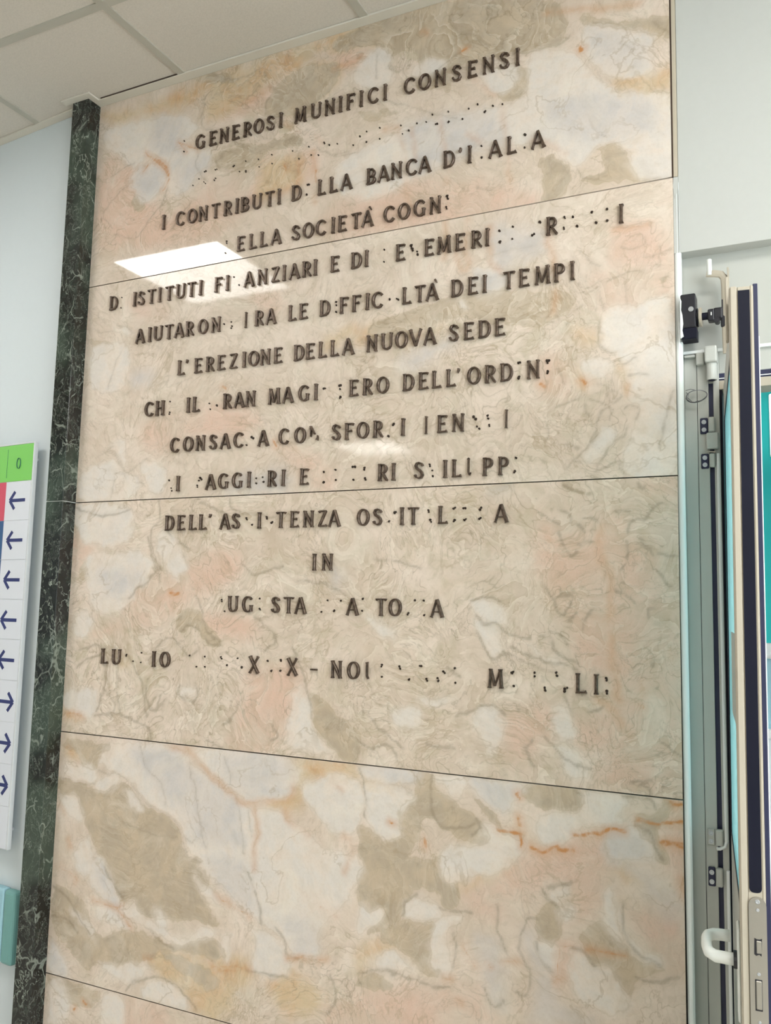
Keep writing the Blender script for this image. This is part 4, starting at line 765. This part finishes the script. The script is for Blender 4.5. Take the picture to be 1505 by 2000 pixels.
# head of the frame with its gasket lines, and the transom panel over it
MB().box(0.0828, 1.29, 0.0, 0.07, zf(721), HZ - .002, .001).obj('frame_head', M['frame'], fr)
MB().box(0.0828, 1.29, 0.001, 0.065, zf(730.5), zf(721)).obj('gasket_strip', M['navy'], fr)
MB().box(0.0828, 1.29, -0.001, 0.06, zf(732), zf(730.5)).obj('frame_bead', M['white_al'], fr)
MB().box(0.0828, 1.29, 0.001, 0.065, zf(735), zf(732)).obj('gasket_strip', M['navy'], fr)
MB().box(0.0828, 1.29, 0.0, 0.06, zf(753), zf(735), .001).obj('frame_head', M['cream'], fr)
MB().box(0.012, 1.29, -0.008, 0.03, HZ - .0035, HZ + .0035, .001).obj('drip_bead', M['white_al'], fr)
MB().box(0.012, 1.29, 0.006, 0.06, HZ + .0036, LZ).obj('transom_panel', M['frame'], fr)
def at(px, py, y, oy=0.0):
    h = hit(px, py, y); return (h[0], h[1] - FY + oy, h[2])
# cover blocks at the head of the jamb
a = at(1336, 697, FY - .006); b = at(1357, 700, FY - .006)
MB().box(a[0], b[0], -0.012, 0.0, a[2] - .004, a[2] + .001, .0005).obj('corner_cap', M['frame'], fr)
a = at(1358, 690, FY - .008); b = at(1375, 712, FY - .008)
MB().box(a[0], b[0], -0.012, 0.0, b[2], a[2], .002).obj('corner_block', M['frame'], fr)
a = at(1376, 680, FY - .012); b = at(1402, 742, FY - .012); cx = (a[0] + b[0]) / 2; r = (b[0] - a[0]) / 2
g = MB().box(a[0], b[0], -0.03, 0.0, (a[2] * .5 + b[2] * .5), a[2], .004, 2).cyl((cx, -.014, b[2]), (cx, -.014, a[2] - .02), r * .82, 18).obj('top_pivot_housing', M['frame'], fr)
MB().cyl((cx, -.014, b[2] - .0006), (cx, -.014, b[2] + .003), r * .58, 16).obj('pivot_socket', M['navy'], fr)
MB().box(.0616, .0705, .0055, .008, HZ - .004 - .065, HZ - .004).obj('gasket_cover', M['frame'], fr)
# hinges: screw plates on the jamb and knuckles
def hinge(px0, px1, y0, y1, kx0, kx1, dark=True):
    a = at(px0, y0, FY - .003); b = at(px1, y1, FY - .003)
    pl = MB().box(a[0], b[0], -0.004, 0.0, b[2], a[2], .0015).obj('hinge_plate', M['navy' if dark else 'frame'], fr)
    for t_ in (.27, .75):
        z = a[2] + (b[2] - a[2]) * t_; xx = (a[0] + b[0]) / 2; s_ = MB().cyl((xx, -.0065, z), (xx, -.0035, z), .0048, 14, None, .0006)
        s_.tube([(xx + .0027 * math.cos(i * math.pi / 4), -.0066, z + .0027 * math.sin(i * math.pi / 4)) for i in range(8)], .0008, 6, closed=True); s_.obj('screw', M['screw'], pl)
    k0 = at(kx0, y0, FY - .008)[0]; k1 = at(kx1, y0, FY - .008)[0]
    MB().box(k0, k1, -0.012, 0.001, b[2] + .002, a[2], .002).obj('hinge_leaf', M['frame'], fr)
hinge(1366.5, 1382, 817, 847, 1383, 1395)
hinge(1368.5, 1384, 887, 915, 1385, 1396)
hinge(1381, 1396, 1617, 1652, 1397, 1411, False)
hinge(1382.5, 1397, 1692, 1732, 1398, 1411)
a = at(1379, 846, FY - .01); b = at(1403, 876, FY - .01)
MB().box(a[0], b[0], -0.016, 0.0, b[2], a[2], .002).box(a[0] + .003, a[0] + .008, -.0172, -.0155, a[2] - .013, a[2] - .005).box(a[0] + .003, a[0] + .008, -.0172, -.0155, b[2] + .003, b[2] + .011).obj('hinge_middle_knuckle', M['frame'], fr)
a = at(1381, 882, FY - .01); b = at(1397, 883, FY - .01)
MB().cyl((a[0], -.013, a[2]), (b[0], -.013, b[2]), .0018, 10).cyl((b[0] - .003, -.013, b[2]), (b[0], -.013, b[2]), .003, 12).obj('hinge_pin', M['steel'], fr)
# rounded cover strip that ends above the lower hinge
a = at(1399, 885, FY - .012); b = at(1399, 1655, FY - .012); c = at(1423, 1620, FY - .012)
x0_, x1_ = 0.0730, 0.0825
MB().tube([(x1_ - .004, -.005, a[2]), (x1_ - .004, -.005, b[2] + .012), (x1_ - .007, -.006, b[2] + .002), (x1_ - .016, -.008, b[2] - .003), (x1_ - .022, -.010, b[2] - .003)], .005, 10, (.0042, .0035)).obj('cover_strip', M['white_al'], fr)
a = at(1415, 1702, FY - .012)
MB().box(x1_ - .005, x1_ + .001, -.011, 0, .2, a[2], .001).obj('cover_strip', M['white_al'], fr)

# tangle of thin wire hanging at the jamb
wm = MB(); c0 = hit(1360, 774, FY - .012)
for k, (rx, rz, ph) in enumerate(((.0215, .0135, 0), (.0205, .0125, .6))):
    wm.tube([(rx * math.cos(i * math.pi / 14), -.002 * k + .003 * math.sin(i * .45), rz * math.sin(i * math.pi / 14 + .12)) for i in range(28)], .0007, 6, closed=True)
wm.tube([(-.02, 0, .004), (-.022, -.003, -.004), (-.012, -.004, -.012), (-.004, -.003, -.013), (.003, -.001, -.010)], .0008, 6)
wm.tube([(-.021, 0, .010), (-.016, -.003, .004), (-.018, -.004, -.003), (-.010, -.002, -.011)], .0008, 6)
wm.tube([(-.022, -.001, .014), (-.012, -.003, .016), (-.004, -.001, .014)], .0007, 6)
tag(wm.obj('wire_loop', M['wire'], None, tuple(c0), 0, True), 'thin wire curled in a loop against the door jamb', 'wire')

# ------------------------------------------------------------------ door leaf, folded open towards the room
HX, HY = 0.0888, 0.030             # hinge corner
EX, EY = 0.1402, -0.500            # free edge, left corner
ln_ = math.hypot(EX - HX, EY - HY); ang = math.atan2(EY - HY, EX - HX)   # local x runs from hinge to free edge
d1 = struct(empty('door_1', (HX - .0075, HY, 0), ang)); d1.rotation_euler = (-.0048, 0, ang); TH = 0.0412
LT = 2.006; LB = 0.012
# local frame: x along leaf, y to the left-hand side of travel (away from the marble is +y)
def lb(x0, x1, y0, y1, z0, z1, bev=.0008): return MB().box(x0, x1, y0, y1, z0, z1, bev)
GT, GB = 1.915, 1.075
ES = ln_ - 0.036
lb(0.0, 0.032, .001, TH - .003, LB, LT - .02).obj('hinge_stile', M['frame'], d1)
lb(ES, ln_ - .0005, .012, TH - .006, LB, LT).obj('lock_stile', M['cream'], d1)
lb(ES - .002, ln_, 0.0, .0122, LB, LT + .002, .0025).obj('stile_face', M['cream'], d1)
lb(ES + .01, ln_ + .0005, .0296, .0338, LB, LT + .001, .0012).obj('stile_bead', M['cream'], d1)
lb(ES + .012, ln_ - .0002, .0338, .0405, LB, LT + .003, .0008).obj('edge_gasket', M['navy'], d1)
lb(ES + .012, ln_ - .001, .0405, .0420, LB, LT - .08, .0003).obj('edge_bead', M['white_al'], d1)  # white strip put in for the glow along the leaf's edge
lb(.032, ES, .0022, TH - .004, GT, LT - .01).obj('top_rail', M['frame'], d1)
lb(.032, ES, .0022, TH - .004, GB - .20, GB).obj('middle_rail', M['frame'], d1)
lb(.032, ES, .0022, TH - .004, LB, .25).obj('bottom_rail', M['frame'], d1)
glassm = NT('pale cyan door glass'); gt_ = glassm.new('ShaderNodeBsdfTransparent'); gt_.inputs[0].default_value = (.78, .98, 1.0, 1); gm_ = glassm.new('ShaderNodeMixShader'); gm_.inputs[0].default_value = .35
glassm.b.inputs['Base Color'].default_value = srgb(150, 216, 226); glassm.b.inputs['Roughness'].default_value = .08; tl_ = glassm.new('ShaderNodeBsdfTranslucent'); tl_.inputs[0].default_value = (.66, .98, 1.0, 1); gx_ = glassm.new('ShaderNodeMixShader'); gx_.inputs[0].default_value = .45; glassm.l.new(gt_.outputs[0], gx_.inputs[1]); glassm.l.new(tl_.outputs[0], gx_.inputs[2]); glassm.l.new(gx_.outputs[0], gm_.inputs[1]); glassm.l.new(glassm.b.outputs[0], gm_.inputs[2]); glassm.l.new(gm_.outputs[0], glassm.n['Material Output'].inputs[0])
lb(.030, ES + .001, .0020, .0060, GB, GT, .0002).obj('glass_pane', glassm.m, d1)
lb(.030, ES + .001, .012, .018, .25, GB - .2, .0002).obj('lower_panel', M['rail'], d1)
lb(.031, .040, .0005, .0022, GB, GT).obj('glazing_gasket', M['rubber'], d1)
lb(.031, ES, .0008, .0022, GT - .010, GT, .0004).obj('glazing_gasket', M['rubber'], d1)
lb(.031, ES, .0008, .0022, GB, GB + .008, .0004).obj('glazing_gasket', M['rubber'], d1)
# dark rubber run in the lock edge, rounded at its lower end, and the long steel lock plate
g0, g1 = .0125, .0292
gz = 1.112
poly = [(g0, LT - .006), (g1, LT - .006)] + [(g1 - .006 + .006 * math.cos(a_), gz + .006 - .006 * math.sin(a_)) for a_ in (0, .5, 1.0, 1.57)] + [(g0 + .006 - .006 * math.sin(a_), gz + .006 - .006 * math.cos(a_)) for a_ in (0, .5, 1.0, 1.57)]
MB().prism(poly, 'x', ln_ - .0006, ln_ + .0004).obj('edge_rubber', M['rubber'], d1)
MB().box(ln_ - .002, ln_ - .0004, g0 - .001, g1 + .001, .2, gz).obj('edge_filler', M['cream'], d1)
pz = 1.107; p0, p1 = .0112, .0345; pc = (p0 + p1) / 2; pr_ = (p1 - p0) / 2
poly = [(p0, .86), (p1, .86)] + [(pc + pr_ * math.cos(a_), pz - pr_ + pr_ * math.sin(a_)) for a_ in np.linspace(0, math.pi, 11)]
lp = MB().prism(poly, 'x', ln_ - .0004, ln_ + .0022).obj('lock_plate', M['steel'], d1)
def edge_at(py): return hit(1480, py, EY)[2]
for py, rr in ((1762, .0036), (1778, .0026), (1903, .0026), (1997, .0024)):
    z = edge_at(py); s_ = MB().cyl((ln_ + .0018, pc, z), (ln_ + .0028, pc, z), rr, 14, rr * .8); s_.tube([(ln_ + .0029, pc + rr * .55 * math.cos(i * math.pi / 4), z + rr * .55 * math.sin(i * math.pi / 4)) for i in range(8)], .0004, 6, closed=True)
    s_.obj('screw', M['screw'], lp)
z = edge_at(1850)
MB().prism([(pc - .005, z + .012), (pc - .002, z + .0105), (pc + .002, z + .0105), (pc + .005, z + .012), (pc + .004, z - .012), (pc + .001, z - .010), (pc - .003, z - .012), (pc - .0055, z - .010)], 'x', ln_ + .0018, ln_ + .0026).obj('latch_opening', M['black'], lp)
MB().box(ln_ + .0018, ln_ + .0040, pc - .0025, pc + .0042, z - .0085, z + .0085, .0008).obj('latch_bolt', M['steel'], lp)
z = edge_at(1944)
MB().box(ln_ + .0020, ln_ + .0025, pc - .0052, pc + .0042, z - .021, z + .021, .0002).obj('deadbolt_opening', M['black'], lp)
MB().box(ln_ + .0021, ln_ + .0045, pc - .0040, pc + .0036, z - .0185, z + .0195, .001).obj('deadbolt', M['steel'], lp)
# white lever handle that returns to the leaf
hz_ = 1.012; hx_ = ln_ - .045
lever = MB().tube([(hx_, .002, hz_ - .010), (hx_, -.018, hz_ - .010), (hx_ - .002, -.034, hz_ - .010), (hx_ - .010, -.043, hz_ - .008), (hx_ - .03, -.046, hz_ - .006), (hx_ - .055, -.046, hz_ - .004), (hx_ - .067, -.044, hz_ - .004), (hx_ - .077, -.036, hz_ - .004), (hx_ - .079, -.024, hz_ - .004), (hx_ - .079, -.012, hz_ - .004)], .01, 14, (.0078, .009)).obj('lever_handle', M['whitep'], d1, smooth=True)
MB().box(hx_ - .02, hx_ + .02, -.004, .001, hz_ - .09, hz_ + .04, .002).obj('handle_backplate', M['whitep'], d1)
MB().cyl((hx_, -.0035, hz_ - .010), (hx_, -.009, hz_ - .010), .0125, 18).obj('handle_neck_ring', M['black'], d1)
# grey sticker on the glass and a pale label
lb(ES - .24, ES - .02, .0012, .0020, 1.335, 1.475, .0002).obj('sticker', M['sticker'], d1)
# bent flat bar and stud on the top of the leaf
st_ = lb(ln_ - .06, ln_ - .045, -.004, .0, LT - .07, LT + .035, .0008).obj('bar_flange', M['cream'], d1)

def P3(px, py, y): h = hit(px, py, y); return Vector((float(h[0]), float(h[1]), float(h[2])))
BY = 0.004
bar = tag(empty('bent_bar', tuple(P3(1416, 640, BY))), 'pale bent flat bar with an upright stud above the open door', 'door bar')
o_ = bar.location
def rel(px, py, y=BY, dy=0): v = P3(px, py, y) - o_; return (v.x, v.y + dy, v.z)
MB().tube([rel(1419, 690), rel(1417, 640), rel(1415.5, 560), rel(1413.5, 543), rel(1407, 536), rel(1396, 534.5), rel(1379, 534.5)], .003, 8, (.0028, .008)).obj('flat_bar', M['cream'], bar)
MB().cyl(rel(1385, 538), rel(1384, 507), .0052, 18, None, .0008).obj('stud', M['whitep'], bar, smooth=False)
MB().box(rel(1421, 600)[0], rel(1424.5, 600)[0], -.008, .008, rel(1424, 690)[2], rel(1422, 524)[2], .0006).obj('upright_flange', M['cream'], bar)
# magnetic holder on the reveal
mg = tag(empty('magnetic_door_holder', (0.0127, BY, float(P3(1345, 620, BY).z))), 'black magnetic door holder with a pale disc on the door jamb', 'door holder')
o_ = mg.location
a = rel(1334, 581); b = rel(1362, 665); c = rel(1359, 578); m1 = rel(1361, 643)
MB().box(0.0005, c[0], -.020, .020, m1[2], c[2], .002).obj('magnet_body', M['black'], mg)
MB().box(0.0015, b[0], -.018, .018, b[2], m1[2] - .0004, .001).obj('lower_block', M['rubber'], mg)
zc = rel(1360, 610)[2]; zs = rel(1350, 610)[2]; xs_ = rel(1351, 610)[0]
MB().cyl((xs_, -.0205, zs), (xs_, -.0225, zs), .0055, 18, None, .0005).cyl((xs_, -.0224, zs), (xs_, -.0229, zs), .0015, 8).obj('screw', M['screw'], mg)
x0 = c[0]; zd = rel(1366, 620)[2]
MB().cyl((x0, 0, zd), (x0 + .003, 0, zd), .018, 24, .020).obj('magnet_face', M['black'], mg)
xd = rel(1370.5, 620)[0]; MB().cyl((xd - .0055, 0, zd), (xd, 0, zd), .0205, 26, None, .0006).obj('armature_disc', M['cream'], mg)
xe = rel(1382, 618)[0]; xf = rel(1411, 618)[0]
MB().cyl((xd, 0, zd + .001), (xe, 0, zd + .001), .0078, 16).obj('stem', M['rubber'], mg)
MB().box(xe, xe + .014, -.011, .011, zd - .013, zd + .013, .003, 2).box(xe + .011, xf + .001, -.010, .010, zd - .010, zd + .015, .004, 2).cyl((xe + .018, -.010, zd - .012), (xe + .018, .010, zd - .012), .0058, 14).obj('swivel_joint', M['black'], mg)
MB().box(xe + .0065, xe + .0085, -.0125, -.011, zd - .002, zd + .005).obj('swivel_mark', M['whitep'], mg)
MB().box(xf - .004, xf + .004, -.006, .006, zd - .027, zd - .003, .002).box(xf - .0015, xf + .001, -.005, .005, zd + .012, zd + .032, .0006).obj('anchor_clip', M['black'], mg)
# white filler smear between holder and wall
MB().prism([(0.0, zs + .028), (.003, zs + .02), (.002, zs + .0), (.0045, zs - .010), (.006, zs - .03), (.004, zs - .044), (.0065, zs - .058), (0, zs - .062)], 'y', -.0225, -.0195).obj('filler_smear', M['whitep'], mg)

# ------------------------------------------------------------------ passage behind: far screen with a teal window
SY = 0.90
xl = float(hit(1484.5, 1000, SY)[0]); zt = float(hit(1500, 757, SY)[2]); zb = float(hit(1500, 1256, SY)[2]); zs2 = float(hit(1500, 1286, SY)[2])
wbk = struct(MB().box(-1.7, xl - .045, SY, SY + .1, 0, CEIL + .1).box(xl - .045, 1.6, SY, SY + .1, zt + .045, CEIL + .1).box(.9 + .045, 1.6, SY, SY + .1, 0, zt + .045).obj('wall_passage', M['plaster_blue']))
struct(MB().box(-1.85, -1.7, .16, 2.6, 0, CEIL + .1).obj('wall_passage_left', M['plaster_blue'])); struct(MB().box(1.6, 1.75, .30, 2.6, 0, CEIL + .1).obj('wall_passage_right', M['plaster_blue']))
struct(MB().box(-6.6, 3.4, 2.5, 2.6, 0, CEIL + .1).obj('wall_outer', M['plaster_blue']))
w1 = struct(empty('window_1', (0, SY, 0)))
MB().box(xl - .045, xl, -.015, .05, 0, zt + .045, .002).box(xl, .9, -.015, .05, zt, zt + .045, .002).box(.9, .945, -.015, .05, 0, zt + .045, .002).box(xl, .9, -.02, .05, zs2, zb, .002).box(xl, .9, -.03, -.018, zs2 + .006, zs2 + .012).obj('window_frame', M['white_al'], w1)
tg = NT('backlit teal glass'); pt = tg.coords(); tn = tg.noise(pt, 1.3, 2)
tg.set(tg.b.inputs['Base Color'], tg.mix(tn, srgb(30, 132, 130), srgb(60, 160, 158))); tg.b.inputs['Roughness'].default_value = .08
tg.set(tg.b.inputs['Emission Color'], tg.mix(tn, srgb(14, 150, 144), srgb(60, 196, 192))); tg.b.inputs['Emission Strength'].default_value = .2
MB().box(xl, .9, .01, .016, zb, zt).obj('window_pane', tg.m, w1)
MB().box(xl, .9, .008, .03, float(hit(1500, 1432, SY)[2]) + .01, zs2).obj('parapet_panel', M['rail_blue'], w1); MB().box(xl, .9, .0, .03, 0, float(hit(1500, 1432, SY)[2])).obj('parapet_panel', M['plaster_blue'], w1)
MB().box(xl, .9, -.008, .02, float(hit(1500, 1442, SY)[2]), float(hit(1500, 1432, SY)[2]) + .012, .002).obj('parapet_rail', M['white_al'], w1)
lx = float(hit(1517, 830, SY - .03)[0]); lz0 = float(hit(1500, 886, SY - .03)[2]); lz1 = float(hit(1500, 768, SY - .03)[2])
lamp = tag(empty('pane_glow', (lx, SY - .012, (lz0 + lz1) / 2)), 'white glow on the teal window, put in as a glowing tube', 'reflected glow')  # reflected glow on the pane, built as an added glowing tube
hh = (lz1 - lz0) / 2
MB().tube([(0, 0, -hh + .001), (0, 0, -hh + .006), (0, 0, -hh + .02), (0, 0, hh - .02), (0, 0, hh - .006), (0, 0, hh - .001)], .02, 16, (.02, .02)).obj('glow_tube', glow('pane glow tube', (.95, 1, 1, 1), 1.7), lamp)
MB().box(-.022, .022, .014, .022, -hh - .005, hh + .005, .003).obj('glow_backing', M['whitep'], lamp)
# unseen ceiling lamp added to light the passage
pl_ = tag(empty('added_passage_light', (0.75, 0.6, CEIL)), 'added unseen ceiling lamp lighting the passage behind the door', 'ceiling light')
MB().box(-.3, .3, -.15, .15, -.02, 0, .004).obj('diffuser', glow('passage diffuser', (.9, .98, 1, 1), CORR_E), pl_)
MB().box(-.32, .32, -.17, .17, 0, .02, .004).obj('frame', M['whitep'], pl_)

# ------------------------------------------------------------------ wayfinding sign on the left wall
uL = Vector((-math.cos(LA), math.sin(LA), 0))          # along the wall to the left
def wall_hit(px, py, off=0.0):
    r = R3 @ np.array([(px - 752.5) / FPX, 1, -(py - 1000) / FPX]); n = np.array([math.sin(LA), math.cos(LA), 0])
    P = np.array([LP[0], LP[1], 0]) - n * off; t = (P - CAM) @ n / (r @ n); h = CAM + r * t; return float((h - P)[0] / math.cos(LA)), float(h[2])
SO = 0.036
sg = tag(empty('direction_sign', (LP[0], LP[1], 0), -LA), 'white direction sign with a green zero header and blue arrows', 'sign')
xr = wall_hit(66, 905, SO)[0]; xd_ = wall_hit(8, 1016, SO)[0]; xg = wall_hit(15, 905, SO)[0]; xe_ = wall_hit(57, 1000, SO)[0]
ztop = wall_hit(64, 862, SO)[1]; rows = [wall_hit(*p, SO)[1] for p in ((59, 937.8), (53.8, 1015), (48.4, 1092.5), (42.2, 1171), (37, 1249.5), (32.2, 1330), (27, 1411.5), (21.4, 1493.5), (16.2, 1576))]; zbot = wall_hit(13, 1661, SO)[1]
XW = -0.75
MB().box(XW, xr, -SO + .001, -SO + .013, zbot, ztop, .001).obj('backing_tray', M['alu'], sg)
MB().box(xe_ + .001, xr, -SO - .001, -SO + .002, zbot + .001, ztop - .001, .0006).obj('edge_profile', M['alu'], sg)
MB().box(XW, xr - .001, -SO - .0012, -SO + .002, ztop - .005, ztop, .0006).obj('edge_profile', M['alu'], sg)
for sx in (xr - .03, XW + .05):
    for sz in (zbot + .05, ztop - .05): MB().cyl((sx, -SO + .012, sz), (sx, 0, sz), .006, 12).obj('standoff', M['alu'], sg)
zz = [ztop - .005] + rows + [zbot + .002]
for k in range(10):
    z1, z0 = zz[k] - .0006, zz[k + 1] + .0006
    if k == 0:
        pn = MB().box(XW, xe_, -SO - .0005, -SO + .001, z0, z1).obj('header_panel', M['green'], sg)
        MB().box(xg - .0004, xg + .0004, -SO - .001, -SO, z0 + .012, z1 - .012).obj('divider_line', M['inkteal'], pn)
        cxx, czz = wall_hit(37.5, 905, SO); hh = .0165
        MB().tube([(cxx + .0085 * math.cos(a_), -SO - .0007, czz + hh * (math.sin(a_))) for a_ in np.linspace(0, 2 * math.pi, 29)[:-1]], .0017, 6, (.0026, .0004), closed=True).obj('numeral', M['inkteal'], pn)
        continue
    pn = MB().box(xd_, xe_, -SO - .0005, -SO + .001, z0, z1).obj('arrow_panel', M['signwhite'], sg)
    col = 'red' if k == 1 else ('blue' if k == 2 else ('signwhite' if k == 9 else 'blue'))
    MB().box(XW, xd_ - .0005, -SO - .0005, -SO + .001, z0, z1).obj('name_panel', M[col], sg)
    if k == 9: continue
    ar = {1: (35.5, 977), 2: (30, 1055), 3: (24.5, 1132.5), 4: (18.5, 1211), 5: (14, 1289), 6: (9, 1370), 7: (3.5, 1450), 8: (-2, 1531.5)}[k]
    cxx, czz = wall_hit(*ar, SO); s_ = -1 if k <= 5 else 1; L_ = .037; hd = .0265; wd = .0050; f0, f1 = -SO - .0012, -SO - .0004
    m_ = MB(); m_.box(cxx - L_ * .9, cxx + L_ * .9, f0, f1, czz - wd, czz + wd)
    tip = cxx + s_ * L_
    for q_ in (1, -1):
        e = (tip - s_ * hd * .82, czz + q_ * hd); d = Vector((e[0] - tip, e[1] - czz)).normalized(); n_ = Vector((-d.y, d.x)) * wd
        m_.prism([(tip + n_.x + s_ * .002, czz + n_.y), (e[0] + n_.x, e[1] + n_.y), (e[0] - n_.x, e[1] - n_.y), (tip - n_.x + s_ * .002, czz - n_.y)], 'y', f0 - .0001 * (q_ + 2), f1)
    m_.obj('arrow', M['ink'], pn)
# ------------------------------------------------------------------ bumper rail on the left wall
RO = 0.02
rx = wall_hit(35.5, 1800, .012)[0]; rz1 = wall_hit(30, 1743, RO)[1]; rz0 = wall_hit(26, 1888, RO)[1]; rs = wall_hit(8, 1800, RO)[0]
rl = tag(empty('bumper_rail', (LP[0], LP[1], 0), -LA), 'light blue wall bumper rail with teal end cap beside the pilaster', 'bumper rail')
MB().box(-4.4, rs, -RO - .008, -.0005, rz0, rz1 + .004, .008, 3).obj('rail_cover', M['rail_blue'], rl)
MB().box(rs + .0008, rx, -RO - .009, -.0005, rz0 - .001, rz1 + .003, .010, 3).obj('end_cap', M['rail'], rl)
